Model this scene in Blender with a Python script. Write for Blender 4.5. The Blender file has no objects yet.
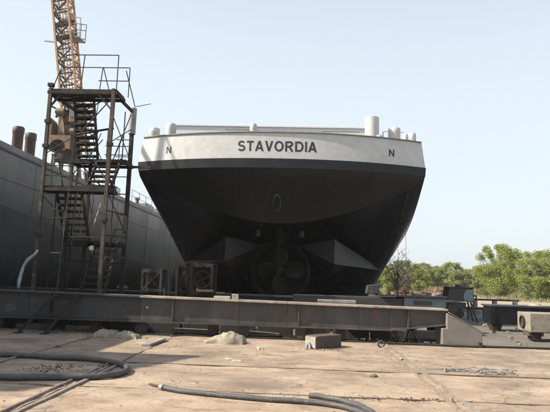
import bpy, bmesh, math, random
import numpy as np
from mathutils import Vector, Matrix, noise as mnoise
random.seed(7); rng = np.random.default_rng(7)
S = bpy.context.scene; COL = S.collection
rad = math.radians
# ------------------------------------------------------------------ camera
EYE = 1.6; FPX = 540.0
PIT, ROL, YAW = rad(7.7), rad(1.75), rad(2.8)
def _rz(v): c, s = math.cos(YAW), math.sin(YAW); return Vector((v[0]*c-v[1]*s, v[0]*s+v[1]*c, v[2]))
_F = _rz((0, math.cos(PIT), math.sin(PIT))); _R = _rz((1, 0, 0)); _U = _rz((0, -math.sin(PIT), math.cos(PIT)))
_cr = _R*math.cos(ROL)+_U*math.sin(ROL); _cu = -_R*math.sin(ROL)+_U*math.cos(ROL)
cam_d = bpy.data.cameras.new('camera'); cam = bpy.data.objects.new('camera', cam_d); COL.objects.link(cam)
M4 = Matrix((_cr, _cu, -_F)).transposed().to_4x4(); M4.translation = (0, 0, EYE); cam.matrix_world = M4
cam_d.sensor_width = 36; cam_d.lens = 36*FPX/550; cam_d.clip_start = .1; cam_d.clip_end = 6000
S.camera = cam
# ------------------------------------------------------------------ sky and sun
SUN_EL = rad(40.7); SUN_AZ = (-1.0, -0.25)          # direction towards the sun in plan
w = bpy.data.worlds.new('World'); S.world = w; w.use_nodes = True
nt = w.node_tree; bg = nt.nodes['Background']
sky = nt.nodes.new('ShaderNodeTexSky'); sky.sky_type = 'NISHITA'; sky.sun_disc = False
sky.sun_elevation = SUN_EL; sky.sun_rotation = math.atan2(SUN_AZ[0], SUN_AZ[1])
sky.air_density = 1.0; sky.dust_density = 3.2; sky.ozone_density = 1.6; sky.altitude = 0
hz = nt.nodes.new('ShaderNodeMix'); hz.data_type = 'RGBA'; hz.inputs[0].default_value = .62     # pale spring haze over the whole sky
hz.inputs[7].default_value = (4.3, 4.68, 4.86, 1)
wtc = nt.nodes.new('ShaderNodeTexCoord'); wsp = nt.nodes.new('ShaderNodeSeparateXYZ'); wmr = nt.nodes.new('ShaderNodeMapRange')
wmr.interpolation_type = 'SMOOTHSTEP'; wmr.inputs[1].default_value = .25; wmr.inputs[2].default_value = .95; wmr.inputs[3].default_value = .76; wmr.inputs[4].default_value = .15   # haze thins towards the zenith
nt.links.new(wtc.outputs['Generated'], wsp.inputs[0]); nt.links.new(wsp.outputs[2], wmr.inputs[0]); nt.links.new(wmr.outputs[0], hz.inputs[0])
nt.links.new(sky.outputs[0], hz.inputs[6]); nt.links.new(hz.outputs[2], bg.inputs[0]); bg.inputs[1].default_value = 0.118
ld = bpy.data.lights.new('sun', 'SUN'); ld.energy = 5.0; ld.angle = rad(.6); ld.color = (1, .9, .76)
sun = bpy.data.objects.new('sun', ld); COL.objects.link(sun)
_sd = Vector((SUN_AZ[0], SUN_AZ[1], 0)).normalized()*math.cos(SUN_EL)+Vector((0, 0, math.sin(SUN_EL)))
sun.rotation_euler = _sd.to_track_quat('Z', 'Y').to_euler()
S.view_settings.view_transform = 'Standard'; S.view_settings.look = 'None'
S.view_settings.exposure = 0.9; S.view_settings.gamma = 1
S.cycles.max_bounces = 6; S.cycles.use_denoising = True

# points in the yard from places in the photograph
def ray(u, v): return _F+_cr*((u-275)/FPX)+_cu*((206-v)/FPX)
def PY(u, v, Y): d = ray(u, v); t = Y/d.y; return Vector((d.x*t, Y, EYE+d.z*t))
def PZ(u, v, z=0.0): d = ray(u, v); t = (z-EYE)/d.z; return Vector((d.x*t, d.y*t, z))

# ------------------------------------------------------------------ materials
def mat(name, c1, c2=None, c3=None, scale=2.0, rough=.7, metal=0., bump=.15, bscale=30., streak=None,
        t2=(.35, .65), t3=(.55, .7), s3=None, vary=0., spec=.5, coat=0., rvar=.1, tone=.8):
    c1 = [x*tone for x in c1]; c2 = [x*tone for x in c2] if c2 else None; c3 = [x*tone for x in c3] if c3 else None
    m = bpy.data.materials.new(name); m.use_nodes = True; n = m.node_tree.nodes; L = m.node_tree.links
    b = n['Principled BSDF']; b.inputs['Metallic'].default_value = metal
    b.inputs['Specular IOR Level'].default_value = spec
    if coat: b.inputs['Coat Weight'].default_value = coat; b.inputs['Coat Roughness'].default_value = .15
    tc = n.new('ShaderNodeTexCoord'); mp = n.new('ShaderNodeMapping'); L.new(tc.outputs['Object'], mp.inputs[0])
    oi = n.new('ShaderNodeObjectInfo'); 
    cmb = n.new('ShaderNodeCombineXYZ'); mu = n.new('ShaderNodeMath'); mu.operation = 'MULTIPLY'; mu.inputs[1].default_value = 37.
    L.new(oi.outputs['Random'], mu.inputs[0]); L.new(mu.outputs[0], cmb.inputs[0]); L.new(mu.outputs[0], cmb.inputs[1])
    L.new(cmb.outputs[0], mp.inputs['Location'])
    if streak: mp.inputs['Scale'].default_value = streak
    def noise(sc, det=6, src=mp):
        q = n.new('ShaderNodeTexNoise'); q.inputs['Scale'].default_value = sc; q.inputs['Detail'].default_value = det
        q.inputs['Roughness'].default_value = .62; L.new(src.outputs[0] if src is mp else src.outputs['Object'], q.inputs['Vector']); return q
    def ramp(src, a, z):
        r = n.new('ShaderNodeMapRange'); r.inputs[1].default_value = a; r.inputs[2].default_value = z; r.clamp = True
        L.new(src.outputs[0], r.inputs[0]); return r
    col = None
    n1 = noise(scale); r1 = ramp(n1, *t2)
    mx = n.new('ShaderNodeMix'); mx.data_type = 'RGBA'; L.new(r1.outputs[0], mx.inputs[0])
    mx.inputs[6].default_value = (*c1, 1); mx.inputs[7].default_value = (*(c2 or [x*.75 for x in c1]), 1); col = mx.outputs[2]
    if c3:
        n3 = noise(s3 or scale*2.7, 8); r3 = ramp(n3, *t3)
        m3 = n.new('ShaderNodeMix'); m3.data_type = 'RGBA'; L.new(r3.outputs[0], m3.inputs[0]); L.new(col, m3.inputs[6])
        m3.inputs[7].default_value = (*c3, 1); col = m3.outputs[2]
    # fine grain of the surface colour, and a value of its own for each piece
    ng = noise(bscale*1.3, 4, tc); rg = ramp(ng, .2, .8)
    hv = n.new('ShaderNodeHueSaturation'); L.new(col, hv.inputs['Color'])
    a = n.new('ShaderNodeMath'); a.operation = 'MULTIPLY_ADD'; a.inputs[1].default_value = .3; a.inputs[2].default_value = .85
    L.new(rg.outputs[0], a.inputs[0])
    a2 = n.new('ShaderNodeMath'); a2.operation = 'MULTIPLY_ADD'; a2.inputs[1].default_value = vary; a2.inputs[2].default_value = -vary/2
    L.new(oi.outputs['Random'], a2.inputs[0])
    a3 = n.new('ShaderNodeMath'); a3.operation = 'ADD'; L.new(a.outputs[0], a3.inputs[0]); L.new(a2.outputs[0], a3.inputs[1])
    L.new(a3.outputs[0], hv.inputs['Value'])
    L.new(hv.outputs[0], b.inputs['Base Color'])
    rr = n.new('ShaderNodeMapRange'); L.new(n1.outputs[0], rr.inputs[0]); rr.inputs[1].default_value = .3; rr.inputs[2].default_value = .7
    rr.inputs[3].default_value = max(.03, rough-rvar); rr.inputs[4].default_value = min(1, rough+rvar); L.new(rr.outputs[0], b.inputs['Roughness'])
    if bump:
        bp = n.new('ShaderNodeBump'); bp.inputs['Strength'].default_value = bump; bp.inputs['Distance'].default_value = .02
        L.new(noise(bscale, 8, tc).outputs[0], bp.inputs['Height']); L.new(bp.outputs[0], b.inputs['Normal'])
    return m

SAND = (.50, .385, .265)
M = {}
M['slab'] = mat('weathered_concrete', (.42, .325, .235), (.28, .21, .148), (.165, .12, .085), scale=1.1, rough=.92, bump=.6, bscale=14, t2=(.38, .62), t3=(.52, .72), s3=2.6, vary=.2, streak=(.75, 1, 1))
def stains(m, amount=.75):
    n = m.node_tree.nodes; L = m.node_tree.links; b = n['Principled BSDF']; src = b.inputs['Base Color'].links[0].from_socket
    tc = n.new('ShaderNodeTexCoord'); wq = n.new('ShaderNodeTexNoise'); wq.inputs['Scale'].default_value = 1.6; wq.inputs['Detail'].default_value = 5
    L.new(tc.outputs['Object'], wq.inputs['Vector']); ad = n.new('ShaderNodeVectorMath'); ad.operation = 'MULTIPLY_ADD'; ad.inputs[1].default_value = (.9, .9, .9)
    L.new(wq.outputs['Color'], ad.inputs[0]); L.new(tc.outputs['Object'], ad.inputs[2])
    def layer(src, kind, sc, a, z, colr, amt, mask=None, mk=(.45, .6)):
        if kind == 'crack':
            t = n.new('ShaderNodeTexVoronoi'); t.feature = 'DISTANCE_TO_EDGE'; t.inputs['Scale'].default_value = sc; L.new(ad.outputs[0], t.inputs['Vector']); o = t.outputs['Distance']
        else:
            t = n.new('ShaderNodeTexNoise'); t.inputs['Scale'].default_value = sc; t.inputs['Detail'].default_value = 9; t.inputs['Roughness'].default_value = .68; L.new(ad.outputs[0], t.inputs['Vector']); o = t.outputs[0]
        r = n.new('ShaderNodeMapRange'); r.inputs[1].default_value = a; r.inputs[2].default_value = z; r.inputs[3].default_value = 0; r.inputs[4].default_value = amt; L.new(o, r.inputs[0]); f = r.outputs[0]
        if mask:
            q = n.new('ShaderNodeTexNoise'); q.inputs['Scale'].default_value = mask; L.new(tc.outputs['Object'], q.inputs['Vector']); r2 = n.new('ShaderNodeMapRange')
            r2.inputs[1].default_value = mk[0]; r2.inputs[2].default_value = mk[1]; L.new(q.outputs[0], r2.inputs[0]); mm = n.new('ShaderNodeMath'); mm.operation = 'MULTIPLY'; L.new(f, mm.inputs[0]); L.new(r2.outputs[0], mm.inputs[1]); f = mm.outputs[0]
        mx = n.new('ShaderNodeMix'); mx.data_type = 'RGBA'; L.new(f, mx.inputs[0]); L.new(src, mx.inputs[6]); mx.inputs[7].default_value = (*colr, 1); return mx.outputs[2]
    src = layer(src, 'noise', .55, .52, .66, (.12, .092, .07), .65)          # broad grey brown soiling
    src = layer(src, 'noise', 5.5, .56, .63, (.13, .10, .08), .55, .5)       # spatter
    src = layer(src, 'noise', 3.0, .60, .66, (.38, .335, .275), .6, .7)        # pale cement smears
    src = layer(src, 'noise', 1.3, .62, .72, (.20, .095, .05), .5, .9)       # rust wash
    src = layer(src, 'crack', .55, .012, .0, (.07, .055, .045), .85, .45)    # cracks
    L.new(src, b.inputs['Base Color'])
stains(M['slab'])
M['ground'] = mat('sandy_ground', (.40, .34, .25), (.31, .265, .195), (.22, .195, .14), scale=.12, rough=.95, bump=.6, bscale=6, s3=.5)
M['dust'] = mat('grey_yard_dirt', (.17, .15, .125), (.13, .118, .10), (.085, .078, .068), scale=.6, rough=.95, bump=.7, bscale=9, s3=1.7)
M['strip'] = mat('dull_iron_strip', (.17, .125, .095), (.26, .20, .15), (.10, .07, .05), scale=3, rough=.8)
M['rail'] = mat('worn_steel_rail', (.42, .36, .30), (.30, .24, .19), (.16, .10, .07), scale=4, rough=.55, metal=.35, bump=.2)
M['joint'] = mat('dark_joint', (.10, .08, .065), (.16, .13, .10), scale=6, rough=.9)
M['white'] = mat('white_ship_paint', (.60, .605, .595), (.56, .56, .55), (.46, .45, .42), scale=.7, rough=.42, bump=.03, bscale=3, t3=(.62, .8), streak=(1, 1, .25))
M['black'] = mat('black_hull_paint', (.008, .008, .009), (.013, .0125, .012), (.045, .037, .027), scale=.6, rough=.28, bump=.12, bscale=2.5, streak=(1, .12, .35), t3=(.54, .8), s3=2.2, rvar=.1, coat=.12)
M['topblack'] = mat('blue_black_paint', (.011, .012, .016), (.015, .016, .020), scale=.8, rough=.42, spec=.3, bump=.03, bscale=3)
M['brownblack'] = mat('matt_transom_paint', (.012, .0115, .011), (.016, .015, .014), (.024, .021, .018), scale=.5, rough=.42, bump=.04, bscale=3, s3=1.2)
M['dkgrey'] = mat('dark_grey_primer', (.026, .028, .029), (.020, .022, .023), (.036, .034, .03), scale=1.2, rough=.5, bump=.1)
M['white2'] = mat('fresh_white_paint', (.78, .80, .82), (.72, .74, .76), scale=.7, rough=.4, bump=0)
M['matblack'] = mat('matt_black_steel', (.010, .010, .010), (.014, .013, .012), scale=1, rough=.85, spec=.15)
M['fairing'] = mat('grey_fairing_primer', (.030, .032, .033), (.024, .026, .027), (.038, .036, .032), scale=1.2, rough=.55, bump=.1)
M['oldzinc'] = mat('old_zinc', (.06, .06, .057), (.04, .04, .038), scale=4, rough=.7)
M['bronze'] = mat('dull_bronze', (.024, .02, .014), (.014, .012, .009), scale=2, rough=.7, spec=.3)
M['greyhull'] = mat('grey_hull_paint', (.112, .118, .12), (.088, .094, .096), (.045, .044, .04), scale=.5, rough=.5, bump=.06, bscale=2, streak=(1, .5, .3), s3=1.8, t3=(.58, .8))
M['darkhull'] = mat('shade_dark_hull_paint', (.078, .083, .085), (.062, .066, .068), (.040, .039, .037), scale=.7, rough=.6, bump=.1, bscale=3, s3=2)  # lower hull side darkened in colour for the shade under its flare
M['rust'] = mat('rusty_scaffold_steel', (.036, .027, .021), (.022, .019, .017), (.10, .07, .05), scale=3, rough=.85, bump=.4, t3=(.58, .72))
M['rustpale'] = mat('scuffed_brown_steel', (.080, .060, .045), (.045, .036, .03), (.16, .13, .10), scale=2, rough=.8, bump=.3, t3=(.55, .7))
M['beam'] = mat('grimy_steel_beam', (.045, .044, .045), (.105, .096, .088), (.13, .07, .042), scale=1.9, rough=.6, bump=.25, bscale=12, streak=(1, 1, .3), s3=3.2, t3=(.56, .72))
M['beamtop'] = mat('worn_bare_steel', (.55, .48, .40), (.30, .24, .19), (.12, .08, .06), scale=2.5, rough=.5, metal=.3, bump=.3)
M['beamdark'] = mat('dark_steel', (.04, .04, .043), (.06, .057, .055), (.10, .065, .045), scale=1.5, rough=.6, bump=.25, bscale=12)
M['hose'] = mat('black_rubber_hose', (.055, .055, .06), (.085, .08, .078), (.17, .15, .125), scale=6, rough=.6, bump=.3, bscale=60, t3=(.55, .75))
M['orange'] = mat('orange_crane_paint', (.50, .23, .065), (.36, .17, .055), (.11, .06, .038), scale=1.2, rough=.6, bump=.1, s3=3)
M['ochre'] = mat('ochre_machine_paint', (.20, .13, .065), (.12, .085, .055), (.05, .04, .03), scale=1.4, rough=.7, s3=3)
M['glass'] = mat('dusty_window_glass', (.10, .13, .16), (.13, .16, .19), scale=1, rough=.1, spec=.8, bump=0)
M['galv'] = mat('galvanised_rail', (.34, .34, .33), (.25, .24, .23), scale=4, rough=.6, metal=.3)
M['funnel'] = mat('brown_vent_paint', (.105, .06, .05), (.075, .045, .04), scale=2, rough=.6)
M['sack'] = mat('dirty_canvas', (.37, .33, .25), (.26, .23, .175), (.17, .145, .105), scale=4, rough=.95, bump=.5, bscale=40)
M['timber'] = mat('old_purplish_timber', (.085, .06, .055), (.12, .09, .075), (.05, .04, .035), scale=5, rough=.9, bump=.6, bscale=30, streak=(.2, 1, 1))
M['timberend'] = mat('pale_timber_end', (.42, .39, .34), (.30, .27, .24), scale=9, rough=.9, bump=.4)
M['plank'] = mat('grey_plank_wood', (.36, .34, .31), (.25, .23, .21), scale=6, rough=.9, streak=(1, .2, 1))
M['paper'] = mat('dirty_paper', (.46, .42, .35), (.36, .32, .26), scale=12, rough=.9)
M['concrete'] = mat('old_concrete_block', (.31, .275, .22), (.24, .215, .175), (.12, .105, .09), scale=3, rough=.92, bump=.5)
M['ramp'] = mat('tan_steel_plate', (.225, .205, .18), (.18, .165, .145), (.15, .12, .095), scale=2, rough=.75, bump=.25)
M['turq'] = mat('faded_turquoise_paint', (.20, .245, .25), (.15, .185, .195), (.10, .09, .08), scale=2, rough=.65, bump=.2)
M['ltblue'] = mat('pale_blue_paint', (.28, .35, .38), (.2, .26, .29), (.10, .085, .075), scale=4, rough=.7)
M['gapshade'] = mat('shade_dark_timber', (.035, .03, .027), (.055, .046, .04), scale=4, rough=.9, bump=.5)  # timber blackened to stand in for the shade under the beam
M['blot'] = mat('thin_blue_paint', (.09, .12, .16), (.055, .06, .07), scale=9, rough=.6)
M['red'] = mat('faded_red_paint', (.16, .05, .04), (.10, .035, .03), scale=3, rough=.6)
M['yellow'] = mat('dirty_yellow_drum', (.19, .18, .045), (.13, .125, .04), (.06, .055, .03), scale=5, rough=.6)
M['redpipe'] = mat('rusty_red_pipe', (.13, .065, .045), (.09, .05, .038), scale=4, rough=.8)
M['letter'] = mat('black_letter_paint', (.02, .02, .024), (.03, .03, .033), scale=3, rough=.5, bump=0)
M['rag'] = mat('grey_white_rag', (.34, .37, .40), (.24, .26, .28), (.12, .11, .10), scale=9, rough=.95)
M['cloth'] = mat('pale_blue_rag', (.50, .56, .66), (.40, .46, .56), scale=6, rough=.9)
M['bark'] = mat('grey_brown_bark', (.12, .10, .08), (.08, .065, .05), scale=3, rough=.95, bump=.6)
M['reed'] = mat('dry_reed', (.34, .25, .14), (.26, .19, .11), scale=.4, rough=.95, bump=0, vary=.2)
M['grass'] = mat('pale_bank_grass', (.20, .21, .09), (.26, .22, .12), scale=.3, rough=.95, bump=0)
M['stone'] = mat('yard_grit', (.33, .27, .20), (.20, .165, .13), scale=8, rough=.95)
def leafmat(name, a, b_):
    m = mat(name, a, b_, scale=1.1, rough=.75, bump=0, vary=.25, tone=.9)
    n = m.node_tree.nodes; b = n['Principled BSDF']; L = m.node_tree.links
    tr = n.new('ShaderNodeBsdfTranslucent'); ms = n.new('ShaderNodeMixShader'); ms.inputs[0].default_value = .38
    src = b.inputs['Base Color'].links[0].from_socket; L.new(src, tr.inputs[0])
    L.new(b.outputs[0], ms.inputs[1]); L.new(tr.outputs[0], ms.inputs[2]); L.new(ms.outputs[0], n['Material Output'].inputs[0]); return m
M['leafA'] = leafmat('spring_willow_leaf', (.36, .40, .10), (.25, .30, .075))
M['leafB'] = leafmat('young_olive_leaf', (.33, .36, .13), (.23, .26, .10))
M['leafC'] = leafmat('budding_tan_twig', (.27, .235, .15), (.19, .17, .11))

# ------------------------------------------------------------------ mesh helpers
class MB:
    def __init__(s): s.v = []; s.f = []
    def add(s, V, Fc):
        o = len(s.v); s.v += [tuple(x) for x in V]; s.f += [tuple(i+o for i in f) for f in Fc]; return s
    def box(s, a, b, jit=0):
        x0, y0, z0 = a; x1, y1, z1 = b
        V = [(x0,y0,z0),(x1,y0,z0),(x1,y1,z0),(x0,y1,z0),(x0,y0,z1),(x1,y0,z1),(x1,y1,z1),(x0,y1,z1)]
        if jit: V = [tuple(c+random.uniform(-jit, jit) for c in p) for p in V]
        return s.add(V, [(0,3,2,1),(4,5,6,7),(0,1,5,4),(1,2,6,5),(2,3,7,6),(3,0,4,7)])
    def bar(s, a, b, w=.05, h=None, up=(0, 0, 1)):
        a = Vector(a); b = Vector(b); d = (b-a).normalized(); h = h or w
        u = Vector(up)
        if abs(d.dot(u)) > .95: u = Vector((0, 1, 0))
        r = d.cross(u).normalized(); u = r.cross(d)
        V = [p+r*(sx*w/2)+u*(sz*h/2) for p in (a, b) for sx, sz in ((-1,-1),(1,-1),(1,1),(-1,1))]
        return s.add(V, [(3,2,1,0),(4,5,6,7),(0,1,5,4),(1,2,6,5),(2,3,7,6),(3,0,4,7)])
    def tube(s, pts, r=.03, n=8, caps=True):
        pts = [Vector(p) for p in pts]; rs = r if hasattr(r, '__len__') else [r]*len(pts); o = len(s.v); prev = None
        for i, p in enumerate(pts):
            d = ((pts[min(i+1, len(pts)-1)]-pts[max(i-1, 0)])).normalized()
            if prev is None:
                q = Vector((0, 0, 1)) if abs(d.z) < .9 else Vector((1, 0, 0)); q = d.cross(q).normalized()
            else: q = (prev-d*prev.dot(d)).normalized()
            prev = q; e = d.cross(q)
            for k in range(n):
                t = 2*math.pi*k/n; s.v.append(tuple(p+(q*math.cos(t)+e*math.sin(t))*rs[i]))
        for i in range(len(pts)-1):
            for k in range(n):
                a = o+i*n+k; b = o+i*n+(k+1) % n; s.f.append((a, b, b+n, a+n))
        if caps: s.f.append(tuple(o+k for k in reversed(range(n)))); s.f.append(tuple(o+(len(pts)-1)*n+k for k in range(n)))
        return s
    def lathe(s, c, prof, n=20, axis='z'):
        o = len(s.v); c = Vector(c)
        for r, h in prof:
            for k in range(n):
                t = 2*math.pi*k/n; x, y = r*math.cos(t), r*math.sin(t)
                s.v.append(tuple(c+(Vector((x, y, h)) if axis == 'z' else Vector((x, h, y)) if axis == 'y' else Vector((h, x, y)))))
        for i in range(len(prof)-1):
            for k in range(n):
                a = o+i*n+k; b = o+i*n+(k+1) % n; s.f.append((a, b, b+n, a+n))
        s.f.append(tuple(o+k for k in reversed(range(n)))); s.f.append(tuple(o+(len(prof)-1)*n+k for k in range(n)))
        return s
    def prism(s, poly, y0, y1, axis='y'):
        n = len(poly); V = []
        for yy in (y0, y1):
            for a, b in poly: V.append((a, yy, b) if axis == 'y' else (yy, a, b) if axis == 'x' else (a, b, yy))
        return s.add(V, [tuple(range(n)), tuple(reversed(range(n, 2*n)))]+[(i, i+n, (i+1) % n+n, (i+1) % n) for i in range(n)])
    def grid(s, rows):
        o = len(s.v); m = len(rows[0])
        for r in rows: s.v += [tuple(p) for p in r]
        for i in range(len(rows)-1):
            for j in range(m-1): s.f.append((o+i*m+j, o+i*m+j+1, o+(i+1)*m+j+1, o+(i+1)*m+j))
        return s
    def mesh(s, name, mt, off=(0, 0, 0), smooth=False, bevel=0):
        me = bpy.data.meshes.new(name); me.from_pydata([(x-off[0], y-off[1], z-off[2]) for x, y, z in s.v], [], s.f)
        bm = bmesh.new(); bm.from_mesh(me); bmesh.ops.recalc_face_normals(bm, faces=bm.faces)
        if bevel: bmesh.ops.bevel(bm, geom=bm.edges[:], offset=bevel, segments=1, affect='EDGES')
        bm.to_mesh(me); bm.free()
        me.materials.append(M[mt] if isinstance(mt, str) else mt)
        if smooth:
            me.shade_smooth()
            try: me.set_sharp_from_angle(angle=rad(38))
            except Exception: pass
        return me
    def build(s, name, mt, parent=None, off=None, smooth=False, bevel=0, **tags):
        if off is None: off = WORLD.get(parent.name, (0, 0, 0)) if parent else (0, 0, 0)
        o = bpy.data.objects.new(name, s.mesh(name, mt, off, smooth, bevel)); COL.objects.link(o)
        WORLD[o.name] = tuple(off)
        if parent: o.parent = parent
        elif off != (0, 0, 0): o.location = off
        for k, v in tags.items(): o[k] = v
        return o
WORLD = {}
def thing(name, label, cat, loc=(0, 0, 0), group=None):
    o = bpy.data.objects.new(name, None); COL.objects.link(o); o.location = loc; o.empty_display_size = .2
    WORLD[o.name] = tuple(loc); o['label'] = label; o['category'] = cat
    if group: o['group'] = group
    return o
def tag(o, label, cat, group=None):
    o['label'] = label; o['category'] = cat
    if group: o['group'] = group
    return o
def copy_tree(o, parent=None):
    c = o.copy(); COL.objects.link(c); c.parent = parent
    for ch in [k for k in ALLKIDS(o)]: copy_tree(ch, c)
    return c
def ALLKIDS(o): return [k for k in COL.objects if k.parent == o]
def ORD(k):
    t = ['first', 'second', 'third', 'fourth', 'fifth', 'sixth', 'seventh', 'eighth', 'ninth', 'tenth', 'eleventh', 'twelfth', 'thirteenth', 'fourteenth', 'fifteenth', 'sixteenth', 'seventeenth', 'eighteenth', 'nineteenth']
    if k < 19: return t[k]
    d = {2: 'twent', 3: 'thirt', 4: 'fort', 5: 'fift'}[(k+1)//10]; r = (k+1) % 10
    return d+'ieth' if not r else d+'y-'+t[r-1]
def bez(pts, n=10):
    pts = [Vector(p) for p in pts]; P = [pts[0]*2-pts[1]]+pts+[pts[-1]*2-pts[-2]]; out = []
    for i in range(1, len(P)-2):
        for k in range(n):
            t = k/n; a, b, c, d = P[i-1], P[i], P[i+1], P[i+2]
            out.append(.5*((2*b)+(c-a)*t+(2*a-5*b+4*c-d)*t*t+(-a+3*b-3*c+d)*t**3))
    return out+[pts[-1]]

# ================================================================== THE GROUND
def hgrid(xs, ys, z, amp, name, mt, kind='structure'):
    mb = MB(); mb.grid([[(x, y, z+(random.uniform(-amp, amp))) for x in xs] for y in ys])
    o = mb.build(name, mt, smooth=True); o['kind'] = kind; return o
g = hgrid(sorted(set([-3000, -1200, -500, -200]+list(range(-100, 121, 10))+[200, 500, 1200, 3000])),
          sorted(set([-600, -200, -60]+list(range(-20, 180, 10))+[250, 500, 1200, 4000])), -.10, .012, 'ground', 'ground')
yard = MB()
for sgn in (1,):
    xs = np.linspace(-26, 30, 121); ys = np.linspace(12, 40, 65)
    yard.grid([[(x, y, -.045+.018*math.sin(x*1.3+y*.7)*math.sin(y*1.9-x*.4)+random.uniform(-.006, .006)) for x in xs] for y in ys])
yd = yard.build('yard_dirt', 'dust', smooth=True); yd['kind'] = 'structure'

# concrete slabs between the rails, each its own slab
pav = MB().box((-14, 1.2, -.2), (22, 15.35, -.035)).build('pavement', 'joint'); pav['kind'] = 'structure'
XB = [-13.6, -9.2, -5.24, -3.27, 2.17, 7.6, 12.2, 17.0, 21.8]
YB = [1.4, 4.6, 7.85, 10.12, 15.3]
def slab(x0, x1, y0, y1):
    g_ = .018; n = max(3, int((x1-x0)/.25)); k = max(3, int((y1-y0)/.25))
    x0 += g_; x1 -= g_; y0 += g_; y1 -= g_
    tx = random.uniform(-.004, .004); ty = random.uniform(-.004, .004)
    def jx(e): return e+random.uniform(-.013, .013)
    rows = []; lo = []
    for j in range(k+1):
        row = []
        for i in range(n+1):
            x = x0+(x1-x0)*i/n; y = y0+(y1-y0)*j/k
            edge = i in (0, n) or j in (0, k)
            if edge:
                if i in (0, n): x = jx(x)
                if j in (0, k): y = jx(y)
            z = -.012*(edge and random.random() < .5)+tx*(i/n-.5)*2+ty*(j/k-.5)*2+random.uniform(-.0025, .0025)
            if random.random() < .02: z -= .012
            row.append((x, y, z))
        rows.append(row)
    mb = MB(); mb.grid(rows)
    per = [rows[0][i] for i in range(n+1)]+[rows[j][n] for j in range(1, k+1)]+[rows[k][i] for i in range(n-1, -1, -1)]+[rows[j][0] for j in range(k-1, 0, -1)]
    o = len(mb.v); mb.v += per+[(p[0], p[1], -.05) for p in per]; q = len(per)
    mb.f += [(o+i, o+(i+1) % q, o+q+(i+1) % q, o+q+i) for i in range(q)]
    ob = mb.build('concrete_slab', 'slab', pav, smooth=True); ob.parent = pav
for i in range(len(XB)-1):
    for j in range(len(YB)-1):
        slab(XB[i], XB[i+1], YB[j], YB[j+1])
# steel rails let into the concrete
def rail(x, y0, y1, w=.05, lab='', z=.012):
    pts = [(x+random.uniform(-.012, .012), y, z+random.uniform(-.003, .002)) for y in np.arange(y0, y1, .6)]
    mb = MB()
    for a, b in zip(pts[:-1], pts[1:]): mb.bar(a, b, w, .03)
    return tag(mb.build('embedded_rail', 'rail'), lab, 'rail', 'steel rails let into the concrete')
rail(-3.17, 1.6, 10.0, .055, 'pale steel rail in the concrete at bottom left, right one of a close pair')
rail(-3.36, 1.6, 10.0, .03, 'narrow steel rail in the concrete at bottom left, left one of a close pair')
rail(-5.24, 7.2, 15.0, .06, 'steel rail in the shaded concrete running under the black hose loop')
rail(2.08, 1.6, 14.9, .04, 'narrow steel rail running towards the black ship, left one of the right hand pair')
rail(2.28, 1.6, 14.9, .055, 'wider steel rail running towards the black ship, right one of the right hand pair')
# the cross joints: flat iron laid in
for y, x0, x1, lab in ((7.87, -4, 13, 'flat rusty iron strip across the concrete nearest the camera'), (10.14, -4.5, 13, 'flat rusty iron strip across the concrete beyond the cable heap')):
    mb = MB(); xs = np.arange(x0, x1, .7)
    for a, b in zip(xs[:-1], xs[1:]): mb.bar((a, y+random.uniform(-.014, .014), -.002), (b, y+random.uniform(-.014, .014), -.002), random.uniform(.012, .032), .014)
    tag(mb.build('iron_strip', 'strip'), lab, 'iron strip')
# grit
def grit(name, n, x0, x1, y0, y1, r0, r1, mt):
    mb = MB()
    for _ in range(n):
        x, y = random.uniform(x0, x1), random.uniform(y0, y1); r = random.uniform(r0, r1)*(random.random()**2*.8+.4)
        mb.box((x-r, y-r*.8, -.01), (x+r, y+r*.8, r*.9), jit=r*.35)
    o = mb.build(name, mt); o['kind'] = 'stuff'; return o
grit('grit', 1600, -8, 9, 6, 15.2, .003, .012, 'stone')
grit('rubble', 420, -12, 24, 15.4, 34, .02, .10, 'stone')
def pile_patch(name, u, v, n, sx, sy, r0, r1, mt):
    c = PZ(u, v); mb = MB()
    for _ in range(n):
        x = c.x+random.gauss(0, sx); y = c.y+random.gauss(0, sy); r = random.uniform(r0, r1)
        mb.box((x-r, y-r, -.01), (x+r, y+r, r*.7), jit=r*.4)
    o = mb.build(name, mt); o['kind'] = 'stuff'
pile_patch('crumbled_dirt', 62, 368, 160, .28, .2, .004, .014, 'joint')
pile_patch('crumbled_dirt', 330, 398, 90, .5, .12, .003, .010, 'stone')
pile_patch('crumbled_dirt', 405, 399, 120, .4, .08, .003, .012, 'redpipe')
pile_patch('crumbled_dirt', 200, 352, 80, 1.5, .3, .003, .012, 'stone')

for u, v, n_, sx, sy, mt in ((120, 333, 120, .7, .25, 'joint'), (190, 332, 160, .9, .22, 'stone'), (270, 335, 160, .8, .2, 'joint'), (340, 338, 130, .7, .15, 'stone'), (400, 341, 130, .7, .15, 'joint'), (60, 331, 120, .9, .25, 'joint'), (225, 343, 60, .35, .08, 'stone'), (325, 350, 50, .3, .06, 'stone'), (110, 338, 60, .5, .08, 'stone')):
    pile_patch('crumbled_dirt', u, v, n_, sx, sy, .005, .028, mt)
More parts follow.
